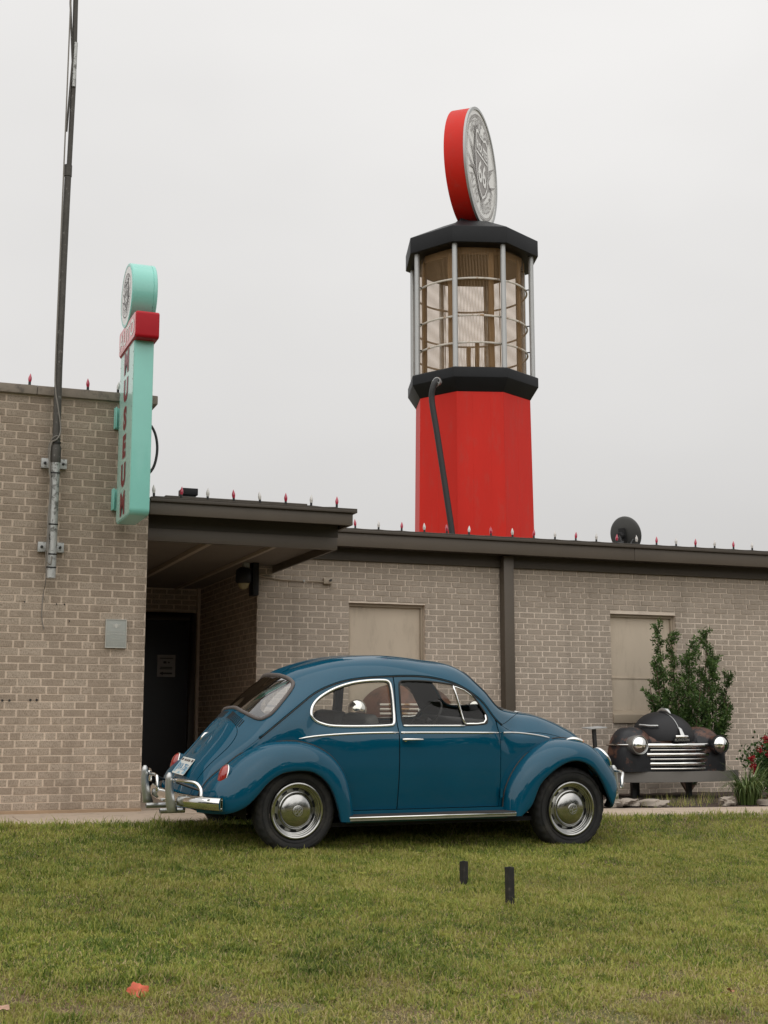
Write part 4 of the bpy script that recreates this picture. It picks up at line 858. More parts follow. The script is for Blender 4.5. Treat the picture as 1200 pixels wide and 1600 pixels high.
def patch(outline, holes=(), step=.03, off=0., skirt=.010, name='panel', m=None, parent=None, swap=False, label=None):
    """the body surface inside an outline given in (s,tau), minus holes, with a rolled edge"""
    loops = [np.array(outline)] + [np.array(h) for h in holes]; V = []; E = []
    def dens(L_):
        o = []
        for i in range(len(L_)):
            a, b = L_[i], L_[(i + 1) % len(L_)]; n = max(1, int(np.linalg.norm(b - a) / step)); 
            for k in range(n): o.append(a + (b - a) * k / n)
        return np.array(o)
    loops = [dens(q) for q in loops]; rng_ = []
    for q in loops:
        b = len(V); V += [tuple(p) for p in q]; E += [(b + i, b + (i + 1) % len(q)) for i in range(len(q))]; rng_.append((b, len(q)))
    lo = loops[0].min(0); hi = loops[0].max(0)
    GX = np.arange(np.floor(lo[0] / step) * step, hi[0], step); GY = np.arange(np.floor(lo[1] / step) * step, hi[1], step)
    pts = np.array([(x, y) for x in GX for y in GY])
    def inside(P, L_):
        x, y = P[:, 0], P[:, 1]; c = np.zeros(len(P), bool); j = len(L_) - 1
        for i in range(len(L_)):
            xi, yi = L_[i]; xj, yj = L_[j]
            w_ = ((yi > y) != (yj > y)) & (x < (xj - xi) * (y - yi) / (yj - yi + 1e-15) + xi); c ^= w_; j = i
        return c
    k = inside(pts, loops[0])
    for h in loops[1:]: k &= ~inside(pts, h)
    allb = np.concatenate(loops); pts = pts[k]
    if len(pts):
        dmin = np.array([((allb - p) ** 2).sum(1).min() for p in pts]); pts = pts[dmin > (step * .45) ** 2]
    V += [tuple(p) for p in pts]
    r = delaunay_2d_cdt([Vector(p) for p in V], E, [], 0, 1e-7)
    v2, e2, f2 = r[0], r[1], r[2]
    P2 = np.array([tuple(p) for p in v2]); F = [tuple(f) for f in f2]
    cen = np.array([P2[list(f)].mean(0) for f in F]); kk = inside(cen, loops[0])
    for h in loops[1:]: kk &= ~inside(cen, h)
    F = [f for f, q in zip(F, kk) if q]
    P3 = S(P2[:, 0], P2[:, 1]); Nn = SN(P2[:, 0], P2[:, 1]) * NSIGN; P3 = P3 + Nn * off
    F2 = []
    for f in F:
        a, b, c = P3[f[0]], P3[f[1]], P3[f[2]]; n = np.cross(b - a, c - a)
        F2.append(f if n @ Nn[f[0]] > 0 else f[::-1])
    # skirts
    if skirt:
        cnt = {}
        for f in F2:
            for i in range(3): e = (f[i], f[(i + 1) % 3]); cnt[e] = 1
        be = [e for e in cnt if (e[1], e[0]) not in cnt]; bv = sorted({i for e in be for i in e}); mp_ = {b: len(P3) + i for i, b in enumerate(bv)}
        P3b = P3[bv] - Nn[bv] * skirt; nb = Nn[bv]; 
        allP = np.concatenate([P3, P3b]); base = len(allP)
        F3 = [(e[1], e[0], mp_[e[0]], mp_[e[1]]) for e in be]
    else: allP = P3; F3 = []
    me = bpy.data.meshes.new(name); me.from_pydata(allP.tolist(), [], F2 + F3); me.materials.append(m or paint)
    me.polygons.foreach_set('use_smooth', [True] * len(F2) + [False] * len(F3))
    Nl = []
    fn = {}
    for f in F2:
        for i in f: Nl.append(Nn[i])
    me.update()
    for j in range(len(F3)):
        pn = me.polygons[len(F2) + j].normal
        for i in F3[j]: Nl.append(np.array(pn))
    me.normals_split_custom_set(np.array(Nl).tolist())
    o = bpy.data.objects.new(name, me); COL.objects.link(o); o.parent = parent or car
    if label: o['label'] = label
    return o
def on(st, off=0.):
    st = np.atleast_2d(st); return S(st[:, 0], st[:, 1]) + SN(st[:, 0], st[:, 1]) * NSIGN * off
def mir(L_): return [(s, -t) for s, t in L_]
def sx_(x, z=None, tau=-1.2):
    return inv([(x, z)], XZ, -1, SIDE_T)[0]

# side outlines (x, z) read in side view
QW = smooth_poly([(-1.06,1.00),(-1.045,1.065),(-.98,1.13),(-.86,1.195),(-.72,1.24),(-.58,1.262),(-.44,1.268),(-.395,1.255),(-.38,1.21),(-.372,1.10),(-.37,.98),(-.385,.935),(-.42,.925),(-.62,.918),(-.88,.92),(-.98,.938),(-1.035,.965)], 68)
DW = smooth_poly([(-.312,1.22),(-.298,1.262),(-.25,1.272),(-.06,1.271),(.17,1.247),(.28,1.215),(.335,1.18),(.39,1.105),(.452,1.01),(.457,.965),(.425,.937),(.25,.925),(-.02,.92),(-.27,.92),(-.302,.94),(-.31,1.05)], 64)
qw = inv(QW, XZ, -1, (.57, 1.2)); dw = inv(DW, XZ, -1, (.57, 1.2))
g_t = TAU_G + .012
# door outline: rear edge, sill, front edge, under the gutter
dre = inv([(-.345, z) for z in (.295, .5, .7, .9, 1.1, 1.25)], XZ, -1, SIDE_T); s_dr_top = dre[-1][0]
dfe = inv([(.555, z) for z in (.295, .5, .7, .84)], XZ, -1, SIDE_T)
s_df_top = inv([(.53, .975)], XZ, -1, SIDE_T)[0][0]
topd = [(s, -(g_t + .004)) for s in np.linspace(s_dr_top, s_df_top, 14)]
bot = inv([(x, .295) for x in np.linspace(.555, -.345, 12)], XZ, -1, SIDE_T)
door_o = [tuple(p) for p in dre] + topd + [tuple(p) for p in dfe[::-1]] + [tuple(p) for p in bot[1:-1]]
gap = .0045
def shrink(L_, d):
    """move an outline inwards by d (in s,tau units, near metres)"""
    P = np.array(L_); A = .5 * np.sum(P[:, 0] * np.roll(P[:, 1], -1) - np.roll(P[:, 0], -1) * P[:, 1]); sg_ = 1 if A > 0 else -1
    t = np.roll(P, -1, 0) - np.roll(P, 1, 0); t /= np.maximum(np.linalg.norm(t, axis=1), 1e-9)[:, None]
    n = np.stack([-t[:, 1], t[:, 0]], 1) * sg_; return P + n * d
# wheel openings in the sides (hidden under the wings)
def arch(cx, r=.375):
    a = np.linspace(R(-4), R(184), 22); return [(cx + r * math.cos(q), .30 + r * math.sin(q)) for q in a]
tail_s = SK[0]; nose_s = SK[-1]
arc_r = [tuple(p) for p in inv(arch(-1.2, .36), XZ, -1, SIDE_T)]; arc_f = [tuple(p) for p in inv(arch(1.2, .33), XZ, -1, (.57, 1.59))]
TB = -1.585
def cl(L_): return [(a, max(b, TB)) for a, b in L_]
quarter = [(s, -(g_t + .0)) for s in np.linspace(tail_s + .02, s_dr_top - 2 * gap, 30)] + [(p[0] - 2 * gap, p[1]) for p in dre[::-1]] + [(s, TB) for s in np.linspace(dre[0][0] - .02, arc_r[0][0] + .02, 6)] + cl(arc_r) + [(s, TB) for s in np.linspace(arc_r[-1][0] - .02, tail_s + .02, 5)]
cowl = [(p[0] + 2 * gap, p[1]) for p in dfe] + [(s, -(g_t + .004)) for s in np.linspace(s_df_top + .03, nose_s, 26)] + [(s, TB) for s in np.linspace(nose_s, arc_f[0][0] + .02, 4)] + cl(arc_f) + [(s, TB) for s in np.linspace(arc_f[-1][0] - .02, dfe[0][0] + .03, 3)]
for sgn, f in ((-1, lambda L_: L_), (1, mir)):
    lab = None
    patch(f(quarter), [f(qw)], name='rear_quarter_panel')
    dr_ = patch(f(door_o), [f(dw)], name='door')
    patch(f(cowl), name='front_side_panel')
    gq = patch(f([tuple(p) for p in qw]), off=-.012, skirt=0, name='quarter_window', m=glass, step=.05)
    gd = patch(f([tuple(p) for p in dw]), off=-.012, skirt=0, name='door_window', m=glass, step=.05, parent=dr_)
    fl_ = lambda P: [tuple(p) for p in P]
    m_ = MB(); m_.tube(fl_(on(f([tuple(p) for p in qw]), .003)), .0125, 8, closed=True); m_.build('window_trim', chrome, gq, smooth=180)
    m_ = MB(); m_.tube(fl_(on(f([tuple(p) for p in shrink(qw, .014)]), .001)), .007, 6, closed=True); m_.build('window_seal', seal, gq, smooth=180)
    m_ = MB(); m_.tube(fl_(on(f([tuple(p) for p in shrink(dw, .004)]), .000)), .0075, 8, closed=True); m_.build('window_seal', seal, gd, smooth=180)
    lowt = inv([(x, .922) for x in np.linspace(-.30, .24, 12)], XZ, -1, (.57, 1.2)); m_ = MB(); m_.tube(fl_(on(f([tuple(p) for p in lowt]), .005)), .0085, 8); m_.build('window_trim', chrome, gd, smooth=180)
    vd = inv([(.172 + .078 * q, 1.245 - .31 * q) for q in np.linspace(0, 1, 8)], XZ, -1, (.57, 1.2)); m_ = MB(); m_.tube(fl_(on(f([tuple(p) for p in vd]), -.003)), .0095, 8); m_.build('vent_divider', chrome, gd, smooth=180)
    vv = inv([(.26, .938), (.36, .938), (.42, .945), (.447, .972), (.442, 1.01)], XZ, -1, (.57, 1.2)); m_ = MB(); m_.tube(fl_(on(f([tuple(p) for p in vv]), -.001)), .010, 8); m_.build('vent_trim', chrome, gd, smooth=180)
    vv = inv([(.185, 1.232), (.27, 1.205), (.33, 1.165), (.345, 1.145)], XZ, -1, (.57, 1.2)); m_ = MB(); m_.tube(fl_(on(f([tuple(p) for p in vv]), -.001)), .0055, 6); m_.build('vent_trim', chrome, gd, smooth=180)
    # bright belt moulding in three lengths
    for nm, par, pts in (('belt_moulding', car, [(-1.17, .828), (-1.05, .845), (-.9, .858), (-.7, .867), (-.5, .871), (-.356, .872)]), ('belt_moulding', dr_, [(-.334, .872), (-.1, .872), (.2, .871), (.545, .868)]), ('belt_moulding', car, [(.568, .868), (.70, .865), (.84, .855), (.98, .838), (1.08, .820)])):
        L_ = inv(smooth_poly(pts, 14, False), XZ, -1, SIDE_T if pts[0][0] < .5 else (.57, 1.5)); n_ = len(L_)
        m_ = MB(); m_.tube(fl_(on(f([tuple(p) for p in L_]), .003)), [.003 if i in (0,) and pts[0][0] < -1 else .0085 for i in range(n_)], 8, flat=((0, 1, 0), .7)); m_.build(nm, chrome, par, smooth=180)
    y_ = sgn
    # door handle and hinges
    m_ = MB(); m_.tube([(-.325, y_ * .668, .822), (-.30, y_ * .690, .824), (-.22, y_ * .694, .824), (-.165, y_ * .690, .823)], [.012, .013, .011, .008], 10, flat=((0, 0, 1), .8)); m_.lathe([(0, .012), (.016, .010), (.018, 0)], 14, frame((-.305, y_ * .662, .822), (1, 0, 0), (0, 0, 1)) @ Matrix.Rotation(0 if y_ < 0 else PI, 4, 'X')); m_.build('door_handle', chrome, dr_, smooth=60)
    for z in (.845, .40):
        m_ = MB(); m_.tube([(.558, y_ * .660, z - .03), (.558, y_ * .660, z + .03)], .011, 10); m_.tube([(.558, y_ * .66, z - .034), (.558, y_ * .66, z - .030)], .013, 10); m_.tube([(.558, y_ * .66, z + .030), (.558, y_ * .66, z + .034)], .013, 10); m_.build('door_hinge', paint, dr_, smooth=50)
    # rain gutter
    gg = [(s, sgn * (g_t - .010)) for s in np.linspace(inv([(-1.46, .83)], XZ, -1, (.5, .7))[0][0], inv([(.60, .93)], XZ, -1, (.5, .7))[0][0], 60)]
    m_ = MB(); m_.tube(fl_(on(gg, .004)), .0075, 8); m_.build('rain_gutter', paint, car, smooth=180)
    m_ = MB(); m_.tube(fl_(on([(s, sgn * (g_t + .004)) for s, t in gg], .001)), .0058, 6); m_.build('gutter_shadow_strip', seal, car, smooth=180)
# roof shell with rear window, windscreen and engine-lid opening
rw_half = [(0, 1.290), (-.14, 1.288), (-.27, 1.272), (-.355, 1.240), (-.402, 1.19), (-.445, 1.10), (-.472, 1.02), (-.465, .982), (-.42, .963), (-.27, .998), (-.13, 1.022), (0, 1.030)]
rwp = rw_half + [(-y, z) for y, z in rw_half[::-1][1:-1]]
rwp = smooth_poly(rwp, 80); sE = (SK[3], SK[9])
rw = inv(rwp, YZ, 0, (0, .56), sE)
ws_half = [(0, 1.352), (-.2, 1.345), (-.35, 1.305), (-.405, 1.25), (-.435, 1.16), (-.455, 1.09), (-.44, 1.05), (-.38, 1.045), (-.2, 1.06), (0, 1.064)]
wsp = smooth_poly(ws_half + [(-y, z) for y, z in ws_half[::-1][1:-1]], 72); ws = inv(wsp, YZ, 0, (0, .56), (SK[9], SK[15]))
s_hood = inv([(0, 1.012)], YZ, 0, (0, .01), (SK[13], SK[17]))[0][0]
lid_half = [(-.0, .960), (-.16, .946), (-.28, .905), (-.355, .845), (-.378, .77), (-.365, .70), (-.335, .60), (-.30, .47), (-.27, .38), (0, .38)]
lid = inv(smooth_poly(lid_half + [(-y, z) for y, z in lid_half[::-1][1:-1]], 80), YZ, 0, (0, .56), (SK[0], SK[6]))
lid_in = shrink(lid, .004)
s_end_side = inv([(.60, .93)], XZ, -1, (.5, .7))[0][0]
hoodedge = [(s_end_side, -g_t + .012)] + [(s_end_side + (s_hood - s_end_side) * math.sin(q * PI / 2), -(g_t - .012) * (1 - q)) for q in np.linspace(.1, 1, 10)]
roof = [(s, -(g_t - .004)) for s in np.linspace(tail_s + .005, s_end_side, 50)][:-1] + hoodedge[:-1] + [(s, -t) for s, t in hoodedge[::-1]][:-1] + [(s, (g_t - .004)) for s in np.linspace(s_end_side, tail_s + .005, 50)]
patch(roof, [rw, ws, lid], name='roof_shell', step=.035)
hood = [(s + .007, t) for s, t in hoodedge] + [(s + .007, -t) for s, t in hoodedge[::-1][1:]] + [(s, (g_t - .006)) for s in np.linspace(s_end_side + .03, nose_s - .16, 20)] + [(nose_s - .10, .45), (nose_s - .07, .3), (nose_s - .06, 0), (nose_s - .07, -.3), (nose_s - .10, -.45)] + [(s, -(g_t - .006)) for s in np.linspace(nose_s - .16, s_end_side + .03, 20)]
patch(hood, name='bonnet', step=.035)
Ls = [(s, 0.) for s in np.linspace(s_hood + .05, nose_s - .25, 30)]; m_ = MB(); m_.tube([tuple(p) for p in on(Ls, .003)], .0075, 8); m_.build('bonnet_strip', chrome, bpy.data.objects['bonnet'], smooth=180)
el = patch([tuple(p) for p in lid_in], name='engine_lid', off=.003)
fl_ = lambda P: [tuple(p) for p in P]
def inner(o_l, holes, off, name, m): return patch(o_l, holes, off=off, skirt=0, name=name, m=m, step=.06)
# inner lining, a little smaller, with the same openings
lin = [(s, TB) for s in np.linspace(arc_r[0][0] + .02, arc_f[-1][0] - .02, 20)] + cl(arc_f[::-1]) + [(nose_s - .02, TB)] + [(nose_s - .02, t) for t in np.linspace(-1.4, 1.4, 12)] + [(nose_s - .02, -TB)] + [(s, -t) for s, t in cl(arc_f)] + [(s, -TB) for s in np.linspace(arc_f[-1][0] - .02, arc_r[0][0] + .02, 20)] + [(s, -t) for s, t in cl(arc_r)] + [(tail_s + .01, -TB)] + [(tail_s + .01, t) for t in np.linspace(1.4, -1.4, 12)] + [(tail_s + .01, TB)] + cl(arc_r[::-1])
lining = inner(lin, [shrink(qw, -.004), mir(shrink(qw, -.004)), shrink(dw, -.004), mir(shrink(dw, -.004)), shrink(rw, -.003), shrink(ws, -.003)], -.016, 'inner_lining', interior)
rwg = patch([tuple(p) for p in rw], off=-.003, skirt=0, name='rear_window', m=rearglass)
m_ = MB(); m_.tube(fl_(on([tuple(p) for p in rw], .001)), .0155, 8, closed=True, flat=None); m_.build('window_seal', sealgrey, rwg, smooth=180)
wsg = patch([tuple(p) for p in ws], off=-.004, skirt=0, name='windscreen', m=wsglass)
m_ = MB(); m_.tube(fl_(on([tuple(p) for p in ws], .000)), .008, 8, closed=True); m_.build('window_seal', seal, wsg, smooth=180)
# cooling slots under the rear window
for sgn in (-1, 1):
    for k in range(12):
        y = sgn * (.050 + k * .0235)
        zt = 1.006 - .62 * y * y; L_ = inv([(y, zt - q * .062 * (1 - .9 * abs(y) ** 1.2)) for q in np.linspace(0, 1, 5)], YZ, sgn, (0, .56), (SK[3], SK[8]))
        m_ = MB(); m_.tube(fl_(on([tuple(p) for p in L_], .0)), .0048, 6); m_.build('cooling_slot', grooveblack, car)
# raised ribs pressed into the engine lid
for sgn in (-1, 1):
    L_ = inv(smooth_poly([(sgn * .17, .915), (sgn * .215, .83), (sgn * .225, .71), (sgn * .215, .58), (sgn * .20, .48)], 20, False), YZ, sgn, (0, .56), (SK[0], SK[6]))
    m_ = MB(); m_.tube(fl_(on([tuple(p) for p in L_], -.002)), .010, 8); m_.build('pressed_rib', paint, el, smooth=180)
# wings (fenders)
RF = [((-.73,.655,.22),(-.86,.765,.225)),((-.76,.655,.42),(-.89,.772,.33)),((-.82,.65,.58),(-.94,.778,.45)),((-.91,.645,.69),(-1.01,.78,.54)),((-1.03,.635,.765),(-1.11,.782,.60)),((-1.17,.615,.805),(-1.22,.783,.612)),((-1.34,.585,.805),(-1.35,.782,.595)),((-1.46,.545,.775),(-1.46,.78,.53)),((-1.59,.49,.705),(-1.55,.778,.43)),((-1.69,.455,.62),(-1.635,.765,.352)),((-1.79,.42,.53),(-1.74,.72,.305)),((-1.85,.40,.44),(-1.83,.62,.295)),((-1.885,.385,.34),(-1.89,.46,.29))]
FF = [((.585,.63,.225),(.69,.755,.225)),((.60,.625,.40),(.775,.765,.31)),((.69,.61,.57),(.85,.77,.47)),((.83,.58,.70),(.965,.775,.575)),((1.01,.53,.79),(1.10,.775,.645)),((1.19,.475,.815),(1.23,.77,.655)),((1.35,.42,.80),(1.36,.765,.60)),((1.48,.38,.74),(1.46,.755,.49)),((1.58,.35,.66),(1.53,.745,.375)),((1.66,.33,.56),(1.575,.735,.29)),((1.70,.32,.45),(1.60,.66,.26)),((1.72,.315,.34),(1.66,.50,.26))]
def fender(PR, sgn, bul, nm, wc):
    A_ = smooth_poly([p[0] for p in PR], 60, False); B_ = smooth_poly([p[1] for p in PR], 60, False); bl = smooth_poly([(b, 0) for b in bul], 60, False)[:, 0]
    G = []; nu = 18; G2 = []
    for a, b, k in zip(A_, B_, bl):
        row = []; rad = np.array([a[0] - wc[0], 0, a[2] - wc[1]]); rad /= max(np.linalg.norm(rad), 1e-6)
        for j in range(nu + 1):
            q = j / nu * PI / 2; e = .88
            sn, cs = math.sin(q) ** e, 1 - math.cos(q) ** e
            p = np.array([a[0] + (b[0] - a[0]) * cs, a[1] + (b[1] - a[1]) * sn, a[2] + (b[2] - a[2]) * cs]) + rad * k * math.sin(2 * q) ** 1.0
            row.append((p[0], sgn * p[1], p[2]))
        inn = b - rad * .012; row.append((b[0] - rad[0] * .006, sgn * (b[1] - .004), b[2] - rad[2] * .006)); row.append((b[0] - rad[0] * .008, sgn * (b[1] - .03), b[2] - rad[2] * .008))
        G.append(row)
        G2.append([(r[0] - rad[0] * .012, r[1] - sgn * .012, r[2] - rad[2] * .012) for r in row[:nu + 1]])
    m_ = MB(); m_.grid(G, flip=(sgn * (1 if nm == 'rear_fender' else -1)) > 0); fo = m_.build(nm, paint, car, smooth=70)
    m_ = MB(); m_.grid(G2); m_.build('fender_lining', black, fo)
    m_ = MB(); m_.tube([(a[0], sgn * (a[1] + .007), a[2] + .003) for a in A_], .0068, 6); m_.build('fender_seam', seal, fo, smooth=180)
    return fo, G
RFo = {}; FFo = {}
for sgn in (-1, 1):
    RFo[sgn], GRr = fender(RF, sgn, [.0, .0, .002, .004, .006, .010, .016, .022, .030, .034, .034, .02, .01], 'rear_fender', (-1.2, .31))
    FFo[sgn], GFf = fender(FF, sgn, [.0, .0, .0, .0, .002, .008, .018, .028, .034, .03, .02, .01], 'front_fender', (1.2, .28))
# running boards, floor, wheel wells
for sgn in (-1, 1):
    m_ = MB(); m_.box((-.80, sgn * .64 if sgn > 0 else -.755, .248), (.64, sgn * .64 if sgn < 0 else .755, .266)); rbd = m_.build('running_board', mat('running_board_rubber_%s' % ('r' if sgn < 0 else 'l'), (.035, .031, .03), .7), car, bevel=.004)
    m_ = MB(); m_.tube([(-.80, sgn * .757, .250), (.64, sgn * .757, .250)], .0085, 8, flat=((0, 1, 0), .6)); m_.build('trim_strip', chrome, rbd, smooth=180)
    m_ = MB(); m_.box((-.80, sgn * .748 - .005, .228), (.64, sgn * .748 + .005, .243)); m_.build('trim_strip', chrome_worn, rbd)
    m_ = MB(); m_.box((-.78, min(sgn * .60, sgn * .65), .20), (.62, max(sgn * .60, sgn * .65), .29)); m_.build('sill', paint, car)
m_ = MB(); m_.box((-1.0, -.60, .17), (1.0, .60, .20)); m_.box((-1.78, -.36, .26), (-1.0, .36, .36)); m_.box((1.0, -.32, .2), (1.66, .32, .30)); m_.box((-1.30, -.62, .28), (-1.10, .62, .34)); m_.build('floor_pan', black, car)
for cx, r_, yi in ((-1.2, .372, .30), (1.2, .345, .25)):
    for sgn in (-1, 1):
        G = []
        for a in np.linspace(R(-8), R(188), 24): G.append([(cx + r_ * math.cos(a), sgn * y, .30 + r_ * math.sin(a)) for y in (yi, .635)])
        m_ = MB(); m_.grid(G); m_.add([(g_[0][0], g_[0][1], g_[0][2]) for g_ in G], [tuple(range(24))]); m_.build('wheel_well', black, car)
# wheels
def make_wheel():
    wh = bpy.data.objects.new('wheel', None); COL.objects.link(wh); wh.parent = car; wh.rotation_euler = (0, 0, 0)
    # lathe axis z = outwards; turned so that z -> -y
    Rt = Matrix.Rotation(PI / 2, 4, 'X')
    ro = .314; prof = []
    for a, b in ((.208, -.055), (.214, -.07), (.235, -.082), (.262, -.086), (.285, -.080), (.300, -.068), (.309, -.055), (ro, -.04)): prof.append((a, b))
    side = prof[:]; prof = side + [(ro, .04)] + [(a, -b) for a, b in side[::-1][1:]]
    n = 120; v = []; f = []; m = len(prof)
    for k in range(n):
        a = 2 * PI * k / n
        for i, (r_, h) in enumerate(prof):
            if i in (5, 6, m - 6, m - 7) and (k // 2) % 2 == 0: r_ -= .007
            if i in (7, m - 8) and (k // 2) % 2 == 1: r_ -= .0025
            v.append((r_ * math.cos(a), r_ * math.sin(a), h))
    for k in range(n):
        j = (k + 1) % n
        for i in range(m - 1): f.append((k * m + i, j * m + i, j * m + i + 1, k * m + i + 1))
    m_ = MB(); m_.add(v, f, Rt); m_.lathe([(.306, -.036), (.306, .036)], 60, Rt); ty = m_.build('tyre', rubber, wh, smooth=35)
    m_ = MB()
    for rr_ in (.226, .232, .272, .277): m_.lathe([(rr_ - .0015, .0835 if rr_ < .25 else .0855), (rr_, .0865 if rr_ < .25 else .0875), (rr_ + .0015, .0835 if rr_ < .25 else .0855)], 64, Rt)
    m_.build('sidewall_ring', rubber, ty, smooth=60)
    m_ = MB(); m_.lathe([(.160, .022), (.161, .026), (.162, .040), (.166, .042), (.168, .052), (.174, .054), (.177, .066), (.184, .068), (.188, .080), (.196, .084), (.204, .082), (.208, .074), (.209, .060)][::-1], 72, Rt); m_.build('trim_ring', hubchrome, wh, smooth=28)
    m_ = MB(); m_.lathe([(.165, -.02), (.165, .012), (.158, .018), (.150, .020), (.135, .030), (.125, .042), (.11, .046), (0, .046)][::-1], 64, Rt); m_.build('rim', mat('rim_paint', (.42, .42, .39), .3, .7), wh, smooth=40)
    for k in range(10):
        m_ = MB(); a0_ = 2 * PI * k / 10; v = []
        for t in np.linspace(-.17, .17, 6): v.append((.160 * math.cos(a0_ + t), .160 * math.sin(a0_ + t), .024))
        for t in np.linspace(.13, -.13, 6): v.append((.143 * math.cos(a0_ + t), .143 * math.sin(a0_ + t), .031))
        m_.add(v, [tuple(range(12))], Rt); m_.build('rim_slot', grooveblack, wh)
    m_ = MB(); hp_ = [(.131, .040), (.137, .044), (.136, .050), (.130, .053), (.128, .055), (.126, .064), (.115, .075), (.092, .084), (.070, .090), (.048, .0935), (.043, .094), (.041, .0985), (.038, .100), (.0, .1005)]
    m_.lathe(hp_[::-1], 72, Rt); hc_ = m_.build('hubcap', hubchrome, wh, smooth=50)
    m_ = MB(); M2 = Rt @ Matrix.Translation((0, 0, .1012))
    ring(m_, M2, .0325, .036)
    def stroke(p, q, w_=.0036):
        p = Vector(p); q = Vector(q); d = (q - p).normalized(); nn = Vector((-d.y, d.x)) * w_ / 2
        m_.prism([tuple(p - nn), tuple(q - nn), tuple(q + nn), tuple(p + nn)], 0, .0016, M2)
    for s_ in (-1, 1):
        stroke((s_ * .014, .030), (0, .003)); stroke((s_ * .028, .018), (s_ * .013, -.028)); stroke((s_ * .013, -.028), (0, -.002))
    m_.build('round_emblem', chrome_worn, hc_)
    return wh
whl = make_wheel()
def copy_tree(o, parent):
    c = o.copy(); COL.objects.link(c); c.parent = parent
    for ch in list(o.children): copy_tree(ch, c)
    return c
whl.location = (-1.2, -.625, .31); whl.rotation_euler = (0, R(20), 0)
for loc, rz, ry in (((1.2, -.605, .262), 0, 47), ((-1.2, .625, .31), PI, 80), ((1.2, .605, .262), PI, 10)):
    c = copy_tree(whl, car); c.location = loc; c.scale = (1.06, 1.05, 1.06) if loc[0] > 0 else (1, 1, 1); c.rotation_euler = (0, R(ry), rz)
# rear lamps on the fenders
def lamp_on(sgn):
    c = Vector((-1.738, sgn * .606, .562)); ax = Vector((-.95, sgn * .10, .27)).normalized()
    u = Vector((0, 0, 1)) - ax * ax.z; u.normalize(); v_ = ax.cross(u)
    Mx = frame(c, v_, u, ax) @ Matrix.Scale(.95, 4)
    def ell(r1, h, n=28):     # taller than wide, pointed foot
        return [(r1 * .72 * math.sin(2 * PI * k / n) * (1 - .12 * math.cos(2 * PI * k / n)) , -r1 * 1.25 * math.cos(2 * PI * k / n) * (1.08 if math.cos(2 * PI * k / n) > 0 else .95), h) for k in range(n)]
    G = [ell(.075, 0), ell(.076, -.03), ell(.073, -.10), ell(.064, -.17), ell(.045, -.25), ell(.004, -.31)]
    m_ = MB(); m_.add([p for r_ in G for p in r_], [(i * 28 + k, i * 28 + (k + 1) % 28, (i + 1) * 28 + (k + 1) % 28, (i + 1) * 28 + k) for i in range(5) for k in range(28)], Mx); tl = m_.build('tail_lamp', paint, RFo[sgn], smooth=60)
    m_ = MB(); m_.tube([Mx @ Vector(p) for p in ell(.075, .001)], .0055, 8, closed=True); m_.build('lamp_bezel', chrome, tl, smooth=180)
    G = [ell(.073, .0), ell(.068, .018), ell(.052, .034), ell(.03, .043), ell(.004, .046)]
    m_ = MB(); m_.add([p for r_ in G for p in r_], [(i * 28 + k, (i + 1) * 28 + k, (i + 1) * 28 + (k + 1) % 28, i * 28 + (k + 1) % 28) for i in range(4) for k in range(28)], Mx); m_.build('red_lens', redlens, tl, smooth=180)
for sgn in (-1, 1): lamp_on(sgn)
# number plate light and number plate on the engine lid
m_ = MB(); G = []
for q in np.linspace(0, 1, 9):
    x = -1.69 - .10 * math.sin(q * PI * .55); z = .762 - .085 * q ** 1.2; hw = .062 + .045 * math.sin(q * PI / 2)
    G.append([(x + .045 * (abs(t) ** 2.4) , hw * t, z - .018 * abs(t) ** 2) for t in np.linspace(-1, 1, 13)])
G.append([(-1.72, .10 * t, .655) for t in np.linspace(-1, 1, 13)])
m_.grid(G); m_.build('plate_lamp_housing', paint, el, smooth=50)
pn_ = Vector((-.79, 0, .61)).normalized(); pu = Vector((0, -1, 0)); pv = pn_.cross(pu)
Mp = frame(Vector((-1.862, -.0, .588)), pu, pv, pn_)
m_ = MB(); m_.prism(rrect(-.150, .150, -.075, .075, .012), 0, .003, Mp); pl = m_.build('licence_plate', platew, car)
m_ = MB(); v, f = text_geo('BVA 756', .082, offset=.002, sx=.80); m_.add(v, f, Mp @ Matrix.Translation((0, -.012, .0040))); m_.build('plate_characters', plateb, pl)
m_ = MB()
for q in ((-.14, -.13, .02, .05), ): pass
m_.add([(-.145, -.06, .0036), (-.09, -.06, .0036), (-.12, .03, .0036), (-.145, .04, .0036)], [(0, 1, 2, 3)], Mp); m_.add([(.07, -.065, .0036), (.145, -.065, .0036), (.145, .02, .0036)], [(0, 1, 2)], Mp); m_.add([(-.04, -.068, .0036), (.05, -.068, .0036), (.0, -.045, .0036)], [(0, 1, 2)], Mp); m_.build('plate_picture', mat('plate_pale_blue', (.25, .42, .52), .4), pl)
m_ = MB(); v, f = text_geo('OKLAHOMA', .026, offset=.0008); m_.add(v, f, Mp @ Matrix.Translation((0, .052, .0040))); m_.box((-.14, .045, .0034), (-.10, .064, .0042), Mp); m_.box((.10, .045, .0034), (.14, .064, .0042), Mp); m_.build('plate_small_print', platek, pl)
# engine lid handle
m_ = MB(); m_.tube([(-1.675, 0, .838), (-1.70, 0, .832), (-1.722, 0, .805), (-1.73, 0, .785)], [.008, .011, .011, .008], 10); m_.build('lid_handle', chrome, el, smooth=180)
